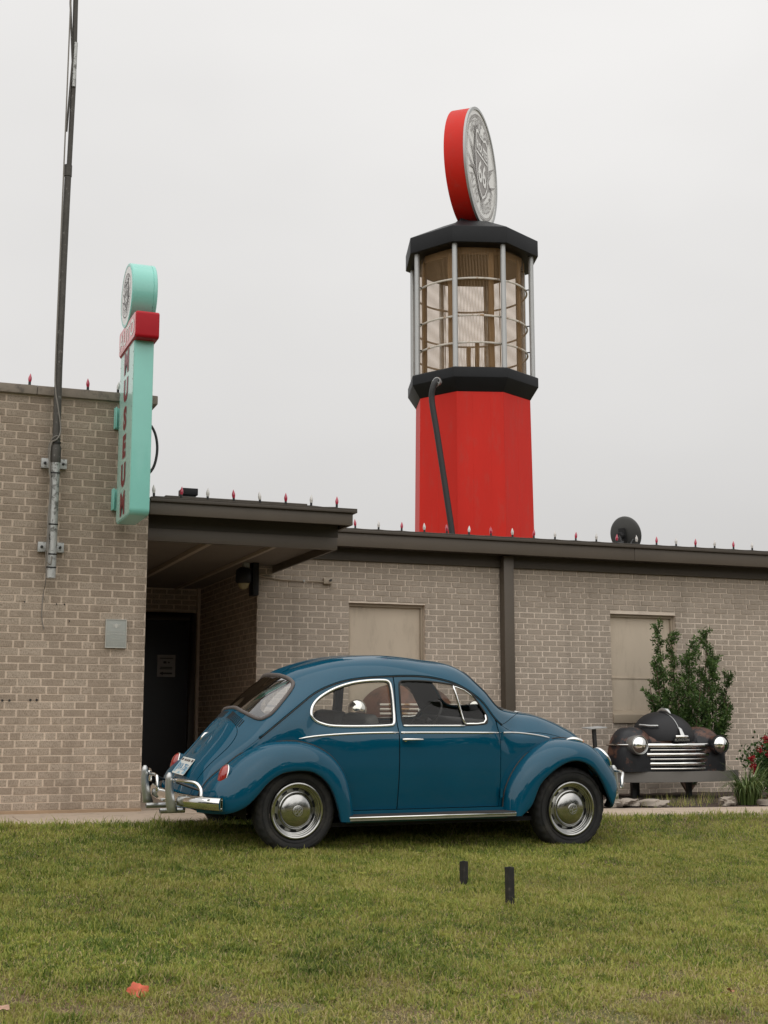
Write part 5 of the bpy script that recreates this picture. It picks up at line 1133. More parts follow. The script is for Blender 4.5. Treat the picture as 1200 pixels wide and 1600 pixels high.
# rear bumper
def blade(xc, ends, hw, z, name, back=False):
    P = []; n = 36
    sec = [(.0, .046), (-.014, .042), (-.026, .026), (-.030, .0), (-.026, -.026), (-.014, -.042), (0, -.046)]
    G = []
    for t in np.linspace(-1, 1, n * 2 + 1):
        a = abs(t); y = hw * t; x = xc + (ends - xc) * (a ** 3.2) 
        dirx = (ends - xc) * 3.2 * a ** 2.2 * (1 if t > 0 else -1) / hw
        nx = 1 / math.sqrt(1 + dirx ** 2); ny = -dirx * nx
        G.append([(x + s_ * nx, y + s_ * ny, z + h) for s_, h in (sec if not back else [(-a_, b_) for a_, b_ in sec])])
    m_ = MB(); m_.grid(G); 
    for e_ in (0, -1): m_.add(G[e_], [tuple(range(7))])
    m_.grid([[(p[0] + (.012 if not back else -.012), p[1], p[2]) for p in r_[::6]] for r_ in G]); return m_.build(name, chrome, car, smooth=50)
rbm = blade(-2.00, -1.80, .735, .372, 'rear_bumper')
def guard(x0, y, z0, z1, sgn_x, par, lean=0.):
    # tall over-rider: rounded upright with a flared foot
    m_ = MB(); G = []; n = 16
    for q in np.linspace(0, 1, 15):
        z = z0 + (z1 - z0) * q; w_ = .030 * (1 - .15 * q) * (min(1, (1 - q) * 9 + .25)) ** .5 * min(1, q * 8 + .5) ** .5
        dpt = (.016 * (1 - q) ** 1.3 + .026) * (min(1, (1 - q) * 9 + .2)) ** .5
        xc = x0 + sgn_x * (.012 * math.sin(q * PI)) + lean * q
        G.append([(xc + dpt * math.cos(2 * PI * k / n), y + w_ * math.sin(2 * PI * k / n), z) for k in range(n + 1)])
    m_.grid(G); m_.add(G[0][:-1], [tuple(range(n))[::-1]]); m_.add(G[-1][:-1], [tuple(range(n))]); return m_.build('overrider', chrome_worn, par, smooth=60)
for sgn in (-1, 1):
    guard(-2.035, sgn * .335, .285, .570, -1, rbm, -.035)
    bow = smooth_poly([(-2.03, sgn * .35, .515), (-2.03, sgn * .42, .52), (-2.00, sgn * .52, .522), (-1.955, sgn * .615, .515), (-1.93, sgn * .66, .475), (-1.93, sgn * .675, .42)], 30, False)
    m_ = MB(); m_.tube(bow, .0135, 10); m_.build('bumper_bow', chrome, rbm, smooth=180)
    bow = smooth_poly([(-2.03, sgn * .32, .505), (-2.02, sgn * .22, .51), (-2.02, sgn * .16, .49), (-2.02, sgn * .14, .43), (-2.02, sgn * .14, .39)], 24, False)
    m_ = MB(); m_.tube(bow, .013, 10); m_.build('bumper_bow', chrome, rbm, smooth=180)
    m_ = MB(); m_.tube([(-2.02, sgn * .36, .50), (-1.85, sgn * .50, .44)], .009, 8); m_.box((-2.0, sgn * .36 - .02, .35), (-1.8, sgn * .36 + .02, .39)); m_.build('bumper_bracket', steelpost, rbm)
    m_ = MB(); m_.lathe([(.016, 0), (.020, 0), (.020, .19), (.016, .19)], 20, frame((-1.90, sgn * .19, .278), (0, 1, 0), (0, 0, 1), (-1, 0, 0)), close=True); m_.lathe([(.0, .17), (.016, .17)], 20, frame((-1.90, sgn * .19, .278), (0, 1, 0), (0, 0, 1), (-1, 0, 0))); m_.build('exhaust_pipe', chrome_worn, car, smooth=40)
    # front bumper
fb = blade(1.815, 1.60, .70, .385, 'front_bumper', True)
for sgn in (-1, 1):
    guard(1.865, sgn * .33, .29, .575, 1, fb, -.01)
    bow = smooth_poly([(1.86, sgn * .34, .53), (1.85, sgn * .44, .53), (1.79, sgn * .56, .525), (1.74, sgn * .62, .48), (1.73, sgn * .635, .41)], 26, False)
    m_ = MB(); m_.tube(bow, .0135, 10); m_.build('bumper_bow', chrome, fb, smooth=180)
    # headlamp
    hn = Vector((math.cos(R(32)), 0, math.sin(R(32)))); hu = Vector((0, 1, 0)); M3 = frame(Vector((1.595, sgn * .545, .655)), hu, hn.cross(hu), hn)
    m_ = MB(); m_.lathe([(.092, -.02), (.102, -.012), (.104, 0), (.098, .010), (.090, .012)], 40, M3); m_.lathe([(.104, -.02), (.10, -.10), (.06, -.16)], 40, M3); hl = m_.build('headlamp', chrome, FFo[sgn], smooth=50)
    m_ = MB(); m_.lathe([(0, .030), (.04, .027), (.07, .018), (.091, .008)], 40, M3); m_.build('headlamp_glass', whiteface, hl, smooth=180)
    m_ = MB(); m_.lathe([(.105, -.012), (.110, -.05), (.10, -.14), (.06, -.20)], 40, M3); m_.build('headlamp_bowl', paint, hl, smooth=60)
    # indicator on the wing
    m_ = MB(); G = []
    for q in np.linspace(0, 1, 11):
        r_ = .030 * math.sin(min(q * 1.15, 1) * PI / 2) ** .7; G.append([(1.20 + .145 * q, sgn * (.60 + r_ * math.sin(a)), .812 + .012 * math.sin(q * PI) - .018 * q + r_ * .75 * math.cos(a)) for a in np.linspace(0, 2 * PI, 17)])
    m_.grid(G); ind = m_.build('indicator_lamp', chrome, FFo[sgn], smooth=60)
    m_ = MB(); G2 = [G[-1]] + [[(1.345 + dx, sgn * (.60 + .030 * k_ * math.sin(a)), .794 + .0225 * k_ * math.cos(a)) for a in np.linspace(0, 2 * PI, 17)] for dx, k_ in ((.012, .85), (.02, .5), (.022, .02))]; m_.grid(G2); m_.build('amber_lens', amber, ind, smooth=180)
# wiper
# seats, wheel, dashboard, mirror
def seat(x, y, w_, zt, nm='front_seat', rear=False):
    s_ = bpy.data.objects.new(nm, None); COL.objects.link(s_); s_.parent = car
    m_ = MB(); m_.box((x, y - w_ / 2, .42), (x + .48, y + w_ / 2, .56)); m_.build('seat_cushion', seatm, s_, bevel=.045, bseg=4)
    G = MB(); M4 = Matrix.Translation((x + .02, y, .50)) @ Matrix.Rotation(R(-16), 4, 'Y'); G.box((-.06, -w_ / 2, 0), (.06, w_ / 2, zt - .50), M4); G.build('backrest', seatm, s_, bevel=.055, bseg=5)
    return s_
seat(-.42, -.30, .50, 1.02); seat(-.42, .30, .50, 1.02); seat(-.98, 0, 1.05, .985, 'rear_seat')
m_ = MB(); m_.box((-1.30, -.50, .86), (-.98, .50, .88)); m_.build('parcel_shelf', interior, car)
m_ = MB(); G = [[(.50 + .10 * math.cos(a), y, .88 + .085 * math.sin(a)) for a in np.linspace(R(10), R(200), 12)] for y in np.linspace(-.56, .56, 10)]; m_.grid(G); m_.box((.42, -.56, .70), (.50, .56, .90)); m_.build('dashboard', blackenamel, car, smooth=50)
stw = bpy.data.objects.new('steering_wheel', None); COL.objects.link(stw); stw.parent = car
sn = Vector((-.80, 0, .60)).normalized(); M5 = frame(Vector((.36, .31, .93)), (0, 1, 0), sn.cross(Vector((0, 1, 0))), sn)
m_ = MB(); m_.tube([M5 @ Vector((.195 * math.cos(a), .195 * math.sin(a), 0)) for a in np.linspace(0, 2 * PI, 49)[:-1]], .011, 8, closed=True); m_.build('wheel_rim', seal, stw, smooth=180)
m_ = MB(); m_.tube([M5 @ Vector((-.19, 0, 0)), M5 @ Vector((0, 0, -.04)), M5 @ Vector((.19, 0, 0))], .009, 8); m_.tube([M5 @ Vector((0, 0, 0)), M5 @ Vector((0, 0, -.35))], .02, 10); m_.lathe([(0, .0), (.03, -.005), (.035, -.04)], 20, M5); m_.build('spokes_and_column', seal, stw, smooth=60)
m_ = MB(); m_.tube([(.34, 0, 1.37), (.32, 0, 1.33)], .008, 6); m_.box((.29, -.09, 1.275), (.305, .09, 1.33)); m_.build('mirror', sealgrey, car, bevel=.01)
m_ = MB(); m_.tube(smooth_poly([(-1.02, .50, 1.03), (-.90, .48, 1.025), (-.78, .46, 1.03), (-.66, .45, 1.07), (-.55, .46, 1.13), (-.46, .50, 1.19), (-.38, .53, 1.22)], 40, False), .010, 8); m_.build('tan_strap', tan, car, smooth=180)
# ---------------------------------------------------------------- old car fronts on show in the bed
def superell(m_, c, r, e=(2.3, 2.3), nu=40, nv=22, th=(-PI / 2, PI / 2), ph=(PI, 2 * PI), M=None):
    """superellipsoid part: ph turns in plan (pi..2pi faces the street, -y), th is the rise"""
    f = lambda v, p: (abs(v) ** (2 / p)) * (1 if v >= 0 else -1)
    G = []
    for a in np.linspace(ph[0], ph[1], nu):
        G.append([(c[0] + r[0] * f(math.cos(t), e[1]) * f(math.cos(a), e[0]), c[1] + r[1] * f(math.cos(t), e[1]) * f(math.sin(a), e[0]), c[2] + r[2] * f(math.sin(t), e[1])) for t in np.linspace(th[0], th[1], nv)])
    return m_.grid(G)
def lens(m_, M, r, h, n=32): m_.lathe([(0, h), (r * .4, h * .90), (r * .75, h * .55), (r * .95, h * .15), (r, 0), (r * .98, -.02), (r * .8, -.05)], n, M)
def chrome_v(par, nm, cx, hw, y, z, r, sweep, m=None, droop=0.):
    L_ = [(cx - hw, y + sweep, z - droop), (cx - hw * .5, y + sweep * .42, z - droop * .3), (cx, y, z), (cx + hw * .5, y + sweep * .42, z - droop * .3), (cx + hw, y + sweep, z - droop)]
    m_ = MB(); m_.tube(L_, r, 10, flat=((0, 1, 0), .7)); return m_.build(nm, m or chrome, par, smooth=60)
F = Vector((0, -1, 0))
sf = thing('car_front_display', 'black and rusty old car front with chrome grille in the bed under the right window', 'car front', (8.57, 13.3, -.05))
cx = 8.57
for s_ in (-1, 1):
    m_ = MB(); superell(m_, (cx + s_ * .455, 13.42, .34), (.28, .30, .415), (2.8, 2.4), ph=(PI - .0, 2 * PI + .0), th=(0, PI / 2)); m_.grid([[(*[(p[0], p[1])][0], z) for z in (.262, .34)] for p in [m_.v[i * 22] for i in range(40)]]); m_.build('fender', rust, sf, smooth=180)
    hm = frame((cx + s_ * .53, 13.06, .555), (1, 0, 0), (0, 0, 1)); m_ = MB(); lens(m_, hm, .098, .055); hl = m_.build('headlamp', chrome, sf, smooth=60)
    m_ = MB(); m_.lathe([(.10, -.02), (.108, .0), (.103, .012), (.097, .006)][::-1], 36, hm); m_.lathe([(.108, -.0), (.105, -.08), (.085, -.22)], 36, hm); m_.build('lamp_rim', chrome_worn if s_ < 0 else rust, hl, smooth=60)
m_ = MB(); superell(m_, (cx, 13.46, .515), (.44, .36, .20), (2.3, 3.2), ph=(PI - .2, 2 * PI + .2)); m_.build('nose_panel', rust, sf, smooth=180)
m_ = MB(); superell(m_, (cx + .0, 13.50, .60), (.37, .44, .325), (2.2, 2.1), ph=(PI - .0, 2 * PI + .0), th=(0, PI / 2)); m_.build('bonnet', blackenamel, sf, smooth=180)
m_ = MB(); m_.tube([(cx, 13.50 - .44 * math.cos(t) ** .95 - .004, .60 + .325 * math.sin(t) ** .95) for t in np.linspace(.35, PI / 2, 16)], .0045, 6); m_.build('bonnet_crease_strip', chrome_worn, sf, smooth=180)
m_ = MB(); m_.tube([(cx + .0, 13.50, .920), (cx, 13.42, .945), (cx + .01, 13.32, .935), (cx + .01, 13.26, .90)], [.018, .028, .024, .006], 10); m_.build('bonnet_mascot', chrome_worn, sf, smooth=180)
m_ = MB(); m_.add([(cx - .02, 13.02, .66), (cx + .03, 13.02, .66), (cx + .02, 13.06, .73), (cx - .005, 13.08, .755)], [(0, 1, 2, 3)]); m_.build('crest', chrome_worn, sf)
m_ = MB(); m_.tube([(cx - .075, 13.035, .645), (cx, 13.005, .645), (cx + .075, 13.035, .645)], .017, 10, flat=((0, 1, 0), .8)); m_.build('nose_trim', chrome, sf, smooth=60)
m_ = MB(); v, f = text_geo('PLYMOUTH', .036, offset=.0012); m_.add(v, f, frame((cx + .005, 13.035, .608), (1, 0, 0), (0, 0, 1))); m_.build('badge_lettering', chrome_worn, sf)
m_ = MB(); m_.box((cx - .085, 13.04, .585), (cx + .085, 13.10, .63)); m_.build('badge_plate', blackenamel, sf, bevel=.004)
for z, hw, r_, nm in ((.548, .40, .025, 'grille_bar'), (.498, .355, .010, 'grille_bar'), (.448, .40, .020, 'grille_bar'), (.398, .355, .010, 'grille_bar'), (.345, .60, .022, 'grille_bar'), (.292, .355, .010, 'grille_bar')):
    chrome_v(sf, nm, cx, hw, 13.035, z, r_, .09 if hw < .5 else .20)
m_ = MB(); v = []; 
G = [[(cx + hw_, 13.10 + .10 * (abs(hw_) / .4) ** 1.5, z) for z in (.26, .58)] for hw_ in np.linspace(-.42, .42, 13)]; m_.grid(G); m_.build('grille_backing', grooveblack, sf, smooth=60)
for s_ in (-1, 1): m_ = MB(); m_.box((cx + s_ * .50 - .07, 13.17, .352), (cx + s_ * .50 + .07, 13.22, .382)); m_.build('parking_lamp', chrome_worn, sf, bevel=.006)
m_ = MB(); m_.tube([(cx - .735, 13.42, .555), (cx - .715, 13.25, .555), (cx - .63, 13.13, .555)], .011, 8); m_.build('side_moulding', chrome, sf, smooth=60)
m_ = MB(); m_.tube([(cx - .34, 13.36, .775), (cx - .29, 13.22, .765), (cx - .22, 13.16, .765)], .012, 8); m_.build('fender_moulding', chrome_worn, sf, smooth=60)
G = [[(cx + .90 * t + .07, 13.06 + .30 * abs(t) ** 2.4, z) for z in (.145, .262)] + [(cx + .90 * t + .07, 13.10 + .30 * abs(t) ** 2.4, .262)] for t in np.linspace(-1, 1, 33)]
m_ = MB(); m_.grid(G); m_.build('lower_valance', greyband, sf, smooth=40)
for x_, y_ in ((8.18, 13.45), (8.95, 13.5), (8.5, 13.9)):
    m_ = MB(); m_.box((x_ - .025, y_ - .025, -.09), (x_ + .025, y_ + .025, .30)); m_.build('stand_post', steelpost, sf)
m_ = MB(); m_.box((cx - .70, 13.35, .20), (cx + .70, 14.1, .26)); m_.build('stand_deck', steelpost, sf)

st = thing('pedestal_stand', 'thin black post topped by a flat plate beside the old black car front', 'stand', (7.25, 12.6, -.06))
m_ = MB(); m_.box((7.225, 12.585, -.09), (7.262, 12.615, .735), Matrix.Translation((7.24, 12.6, 0)) @ Matrix.Rotation(R(-3), 4, 'Y') @ Matrix.Translation((-7.24, -12.6, 0))); m_.build('post', steelpost, st)
m_ = MB(); m_.box((-.10, -.07, 0), (.10, .12, .012), Matrix.Translation((7.225, 12.6, .738)) @ Matrix.Rotation(R(-4), 4, 'Y') @ Matrix.Rotation(R(3), 4, 'X')); m_.build('plate', postgrey, st, bevel=.003)

tr = thing('truck_front_display', 'rusty brown truck front with pale grille bars, seen through the blue car windows', 'truck front', (5.95, 14.3, -.05))
cx = 5.93
m_ = MB(); superell(m_, (cx, 14.75, .74), (.56, .62, .52), (2.4, 2.5), ph=(PI - .2, 2 * PI + .2)); m_.build('bonnet', rustbrown, tr, smooth=180)
for s_ in (-1, 1):
    m_ = MB(); superell(m_, (cx + s_ * .60, 14.72, .45), (.30, .50, .36), (2.4, 2.3), ph=(PI - .2, 2 * PI + .2)); m_.build('fender', rustbrown, tr, smooth=180)
    hm = frame((cx + s_ * .72 - .10, 14.12, .945), (1, 0, 0), (0, 0, 1)); m_ = MB(); lens(m_, hm, .11, .07); m_.lathe([(.11, -.02), (.10, -.12), (.03, -.22)], 32, hm); m_.tube([(cx + s_ * .72 - .1, 14.25, .86), (cx + s_ * .70, 14.4, .75)], .03, 8); m_.build('headlamp', chrome, tr, smooth=60)
    for z in (.80, .85, .90, .95, 1.0):
        m_ = MB(); m_.tube([(cx + s_ * .06, 14.12, z), (cx + s_ * .30, 14.16, z), (cx + s_ * .50, 14.27, z)], .013, 8); m_.build('grille_bar', ringwhite, tr, smooth=60)
m_ = MB(); m_.tube([(cx, 14.10, .62), (cx, 14.10, .95), (cx - .01, 14.13, 1.12), (cx - .02, 14.22, 1.24)], [.04, .045, .04, .02], 10, flat=((0, 1, 0), .6)); m_.build('nose_strip', chrome, tr, smooth=60)
for x_ in (5.4, 6.5): m_ = MB(); m_.box((x_ - .03, 14.5, -.08), (x_ + .03, 14.56, .5)); m_.build('stand_post', steelpost, tr)

# ---------------------------------------------------------------- rocks, stakes, leaves
def rock_obj(x, y, z, sx, sy, sz, seed, label):
    r_ = np.random.default_rng(seed); bm = bmesh.new(); bmesh.ops.create_icosphere(bm, subdivisions=3, radius=1)
    ph = r_.random((6, 3)) * 6
    for v in bm.verts:
        p = np.array(v.co); d = 1 + sum(.09 * math.sin(ph[k, 0] + p @ (ph[k] * 1.1 + 1.0)) for k in range(6)) * .8
        q = p * d; q = np.sign(q) * np.abs(q) ** .8; v.co = Vector((q[0] * sx, q[1] * sy, max(q[2], -.4) * sz))
    me = bpy.data.meshes.new('rock'); bm.to_mesh(me); bm.free(); me.materials.append(rock); me.polygons.foreach_set('use_smooth', [True] * len(me.polygons)); me.set_sharp_from_angle(angle=R(28))
    o = bpy.data.objects.new('rock', me); COL.objects.link(o); o.location = (x, y, z); o.rotation_euler = (0, 0, r_.random() * 3); tag(o, label, 'rock', 'pale rocks edging the planting bed')
rock_obj(7.20, 12.25, -.03, .10, .09, .055, 1, 'pale rock half hidden behind the front wheel of the blue car')
rock_obj(7.40, 12.25, -.02, .13, .10, .050, 2, 'taller pale rock just right of the front bumper of the blue car')
rock_obj(7.66, 12.22, -.03, .17, .10, .050, 3, 'long flat pale rock in front of the thin black post')
rock_obj(8.52, 12.15, -.03, .13, .07, .065, 4, 'pale wedge rock at the left foot of the strap leaved clump')
rock_obj(8.98, 12.02, -.04, .16, .09, .050, 5, 'broad pale rock right of the strap leaved clump')

def march(px_, py_, zoff=0.):
    """where a line of sight meets the lawn (used once to set things on the slope)"""
    p = R(9.06); yw = R(21); Fv = Vector((math.sin(yw) * math.cos(p), math.cos(yw) * math.cos(p), math.sin(p))); Rv = Vector((math.cos(yw), -math.sin(yw), 0)); Uv = Rv.cross(Fv)
    d = Fv + Rv * ((px_ - 600) / 2100) - Uv * ((py_ - 800) / 2100); t = 3.
    while t < 40:
        q = Vector((0, 0, EYE)) + d * t
        if q.z < gz(q.x, q.y) + zoff: return q
        t += .01
for (x, y, h, r_, rz, label) in ((*march(725, 1383)[:2], .150, .0195, .35, 'shorter black square stake in the lawn, left of the pair'), (*march(797, 1414)[:2], .225, .0205, .2, 'taller black square stake in the lawn, right of the pair')):
    z = gz(x, y); m_ = MB()
    a, b = r_, r_ - .003
    o_s = [(-a, -a), (a, -a), (a, a), (-a, a)]; i_s = [(-b, -b), (b, -b), (b, b), (-b, b)]
    v = [(*p, -.05) for p in o_s] + [(*p, h) for p in o_s] + [(*p, h) for p in i_s] + [(*p, -.05) for p in i_s]; f = []
    for k in range(4): j = (k + 1) % 4; f += [(k, j, 4 + j, 4 + k), (4 + k, 4 + j, 8 + j, 8 + k), (8 + k, 8 + j, 12 + j, 12 + k)]
    m_.add(v, f); o = m_.build('lawn_stake', stakem); o.location = (x, y, z); o.rotation_euler = (R(2), R(-2), rz); tag(o, label, 'stake', 'black stakes standing in the lawn')
def leaf_obj(px_, py_, s, rz, m, label, lobes=5, tilt=(.2, .1)):
    q = march(px_, py_, .02); m_ = MB(); n = lobes * 6; P = [(0, 0, .0)]
    for k in range(n):
        a = 2 * PI * k / n; rr = s * (.62 + .38 * abs(math.cos(a * lobes / 2)) ** .8) * (1 + .12 * math.sin(k * 2.3)); P.append((rr * math.cos(a), rr * .8 * math.sin(a), .006 * math.sin(a * 3) + .1 * rr * (1 if k % 2 else .7)))
    m_.add(P, [(0, k + 1, (k + 1) % n + 1) for k in range(n)]); o = m_.build('fallen_leaf', m); o.location = (q.x, q.y, gz(q.x, q.y) + .024); o.rotation_euler = (tilt[0], tilt[1], rz); tag(o, label, 'leaf')
leaf_obj(215, 1550, .056, .4, leafred, 'large orange red fallen leaf on the lawn at lower left', 4, (.75, .05))
leaf_obj(1141, 1549, .024, 1.2, mat('brown_fallen_leaf', (.36, .16, .09), .7), 'small brown fallen leaf on the lawn at lower right', 3, (.4, .2))
leaf_obj(3, 1577, .030, .2, mat('pink_fallen_leaf', (.45, .28, .20), .7), 'pale pinkish fallen leaf at the lawn edge, lower left corner', 3, (.4, .1))

# ---------------------------------------------------------------- leaves
def leaf_cloud(name, P, D, size, tint, m, parent=None, width=.45, kind=None, fold=.25, rg=rng):
    """P centres (n,3), D outward directions (n,3): folded pointed leaves, four vertices, two faces"""
    n = len(P); D = D / np.linalg.norm(D, axis=1)[:, None]; up = rg.normal(size=(n, 3)); sd = np.cross(D, up); sd /= np.linalg.norm(sd, axis=1)[:, None]; nn = np.cross(sd, D)
    L_ = (size * (.7 + .6 * rg.random(n)))[:, None]; W_ = L_ * width
    A_ = P; T_ = P + D * L_; B1 = P + D * L_ * .45 + sd * W_ * .5 + nn * L_ * fold * .5; B2 = P + D * L_ * .45 - sd * W_ * .5 + nn * L_ * fold * .5
    V = np.stack([A_, B1, T_, B2], 1).reshape(-1, 3); I = np.arange(n)[:, None] * 4
    Fc = np.concatenate([np.concatenate([I, I + 1, I + 2], 1), np.concatenate([I, I + 2, I + 3], 1)], 1).reshape(-1)
    return raw_mesh(name, V, Fc, 3, np.repeat(tint, 2), m, parent, kind)
def raw_mesh(name, V, Fidx, k, tint, m, parent=None, kind=None, smooth=False):
    me = bpy.data.meshes.new(name); nf = len(Fidx) // k
    me.vertices.add(len(V)); me.vertices.foreach_set('co', V.astype(np.float32).ravel()); me.loops.add(len(Fidx)); me.loops.foreach_set('vertex_index', Fidx.astype(np.int32))
    me.polygons.add(nf); me.polygons.foreach_set('loop_start', np.arange(0, nf * k, k, dtype=np.int32)); me.polygons.foreach_set('loop_total', np.full(nf, k, np.int32))
    if smooth: me.polygons.foreach_set('use_smooth', np.ones(nf, bool))
    at = me.attributes.new('tint', 'FLOAT', 'FACE'); at.data.foreach_set('value', np.asarray(tint, np.float32)); me.materials.append(m); me.update(calc_edges=True)
    o = bpy.data.objects.new(name, me); COL.objects.link(o)
    if parent: o.parent = parent
    if kind: o['kind'] = kind
    return o
sh = thing('leafy_shrub', 'tall leafy shrub with upright plumes standing against the right window', 'shrub', (9.5, 14.35, -.06))
base = np.array([9.50, 14.35, -.06]); tips = [(9.10, 14.28, 1.99), (9.00, 14.2, 1.55), (9.33, 14.35, 1.88), (9.42, 14.1, 1.62), (9.60, 14.3, 1.80), (9.86, 14.35, 1.94), (9.74, 14.1, 1.55), (10.12, 14.3, 1.38), (9.98, 14.4, 1.60), (8.98, 14.1, 1.18), (8.90, 14.2, 1.32), (9.5, 13.98, 1.3), (10.0, 14.15, 1.05), (9.2, 14.0, 1.35), (10.16, 14.4, 1.2)]
PP = []; DD = []; TT = []
for i, t in enumerate(tips):
    t = np.array(t); mid1 = base + (t - base) * .45 + np.array([(t[0] - base[0]) * .22, 0, 0]); C_ = smooth_poly([base, mid1, t], 40, False)
    m_ = MB(); m_.tube(C_, np.linspace(.016, .003, len(C_)), 6); m_.build('stem', bark, sh, smooth=180)
    for k in range(30 if i < 9 else 24):          # side twigs carry the leaves
        q = .16 + .84 * ((k + rng.random()) / 30) ** .85; q = min(q, 1); p = C_[min(len(C_) - 1, int(q * (len(C_) - 1)))]
        a = rng.random() * 2 * PI; tl = (.07 + .30 * (1 - q) ** .8) * (.6 + .7 * rng.random()); dv = np.array([math.cos(a), math.sin(a) * .7, .75 + .5 * rng.random()]); dv /= np.linalg.norm(dv)
        e = p + dv * tl
        m_ = MB(); 
        if k % 3 == 0: m_.tube([p, p + dv * tl * .6 + np.array([0, 0, .01]), e], [.003, .002, .001], 4); m_.build('twig', bark, sh)
        for j in range(int(34 + 150 * tl)):
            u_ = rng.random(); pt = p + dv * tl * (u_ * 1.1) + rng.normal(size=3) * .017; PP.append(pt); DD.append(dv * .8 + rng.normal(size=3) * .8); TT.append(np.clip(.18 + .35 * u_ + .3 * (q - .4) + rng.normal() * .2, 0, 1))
leaf_cloud('foliage', np.array(PP), np.array(DD), .040, np.array(TT), leafm, sh, .42)

rs = thing('rose_bush', 'rose bush with red blooms at the right edge behind the strap leaves', 'rose bush', (9.75, 12.95, -.06))
base = np.array([9.75, 12.95, -.07]); PP = []; DD = []; TT = []; tips = []
for i in range(22):
    a = rng.random() * 2 * PI; q = rng.random(); t = np.array([9.42 + .85 * q + rng.normal() * .03, 12.95 + .25 * math.sin(a), .33 + .55 * q ** .7 * (.75 + .25 * rng.random())]); tips.append(t)
    C_ = smooth_poly([base + rng.normal(size=3) * np.array([.06, .05, 0]), base + (t - base) * .5 + np.array([0, 0, .05]), t], 24, False); m_ = MB(); m_.tube(C_, np.linspace(.008, .003, len(C_)), 5); m_.build('stem', bark, rs, smooth=180)
    for k in range(270):
        q2 = .25 + .75 * rng.random(); p = C_[int(q2 * (len(C_) - 1))]; PP.append(p + rng.normal(size=3) * .055); DD.append(rng.normal(size=3) + np.array([0, -.4, .5])); TT.append(np.clip(.45 + rng.normal() * .28, 0, 1))
leaf_cloud('foliage', np.array(PP), np.array(DD), .045, np.array(TT), rosem, rs, .55)
fl_pts = [(9.27, 12.72, .40), (9.29, 12.73, .33), (9.28, 12.70, .27), (9.38, 12.72, .50), (9.45, 12.7, .62), (9.50, 12.72, .45), (9.56, 12.7, .68), (9.5, 12.68, .30), (9.62, 12.7, .22), (9.60, 12.7, .53), (9.7, 12.75, .80), (9.85, 12.8, .7), (9.9, 12.8, .5)]
for (x, y, z) in fl_pts:
    n = 46; dirs = rng.normal(size=(n, 3)); dirs /= np.linalg.norm(dirs, axis=1)[:, None]; cen = np.array([x, y, z]) + rng.normal(size=(n, 3)) * .017
    leaf_cloud('bloom', cen, dirs, .026, np.clip(rng.random(n), 0, 1), petalm, rs, .8)

def strap_clump(x, y, z, n, L0, L1, label, nm, m, spread=.9, w0=.007):
    V = []; Fc = []; T_ = []; o = 0
    for i in range(n):
        a = rng.random() * 2 * PI; L_ = L0 + (L1 - L0) * rng.random(); b = np.array([x + .13 * math.cos(a) * rng.random(), y + .09 * math.sin(a) * rng.random(), z]); lean = spread * (.25 + .75 * rng.random()); dirv = np.array([math.cos(a), math.sin(a), 0]); sd = np.array([-math.sin(a), math.cos(a), 0]); w_ = w0 * (.6 + .6 * rng.random()); p = b.copy(); ang = .12 + .15 * rng.random(); tnt = np.clip(.35 + rng.normal() * .3, 0, 1); seg = 7
        for k in range(seg + 1):
            q = k / seg; ww = w_ * (1 - q ** 2.2) + .0006; V += [p - sd * ww, p + sd * ww]; ang2 = ang + lean * 1.9 * q ** 1.5; p = p + (dirv * math.sin(ang2) + np.array([0, 0, math.cos(ang2)])) * L_ / seg
            if k < seg: Fc += [o + 2 * k, o + 2 * k + 1, o + 2 * k + 3, o + 2 * k + 2]; T_.append(tnt)
        o += 2 * (seg + 1)
    return raw_mesh(nm, np.array(V), np.array(Fc), 4, np.array(T_), m, smooth=True)
o = strap_clump(8.84, 12.22, -.06, 330, .28, .56, '', 'strap_leaf_clump', lilym, 1.7); tag(o, 'clump of arching strap leaves in front of the old car front', 'plant')
# weeds and thin grass in the bed
V = []; Fc = []; T_ = []; o_ = 0
for i in range(380):
    c = rng.integers(0, 4); x = [8.1, 8.55, 7.8, 9.1][c] + rng.normal() * .22; y = [12.25, 12.5, 12.3, 12.5][c] + rng.normal() * .13; z = bedz(x, y)
    a = rng.random() * 2 * PI; L_ = .04 + .09 * rng.random() * (1.6 if c == 1 else 1); l_ = np.array([math.cos(a) * .5, math.sin(a) * .5, 1.]) * L_; sd = np.array([-math.sin(a), math.cos(a), 0]) * .0025; b = np.array([x, y, z]); V += [b - sd, b + sd, b + l_]; Fc += [o_, o_ + 1, o_ + 2]; T_.append(np.clip(.5 + rng.normal() * .3, 0, 1)); o_ += 3
raw_mesh('weeds', np.array(V), np.array(Fc), 3, np.array(T_), grassm, kind='stuff')
# two seed stalks by the car
for x, y, dx, h, lb in ((*march(702, 1312)[:2], .10, .15, 'taller leaning seed stalk in the grass beside the blue car'), (*march(747, 1308)[:2], .01, .11, 'short upright seed stalk in the grass beside the blue car')):
    z = gz(x, y); m_ = MB(); m_.tube([(x, y, z), (x + dx * .4, y, z + h * .6), (x + dx, y, z + h)], [.0022, .0018, .0035], 5); o = m_.build('seed_stalk', mat('straw', (.35, .30, .16), .8), smooth=180); tag(o, lb, 'grass stalk')

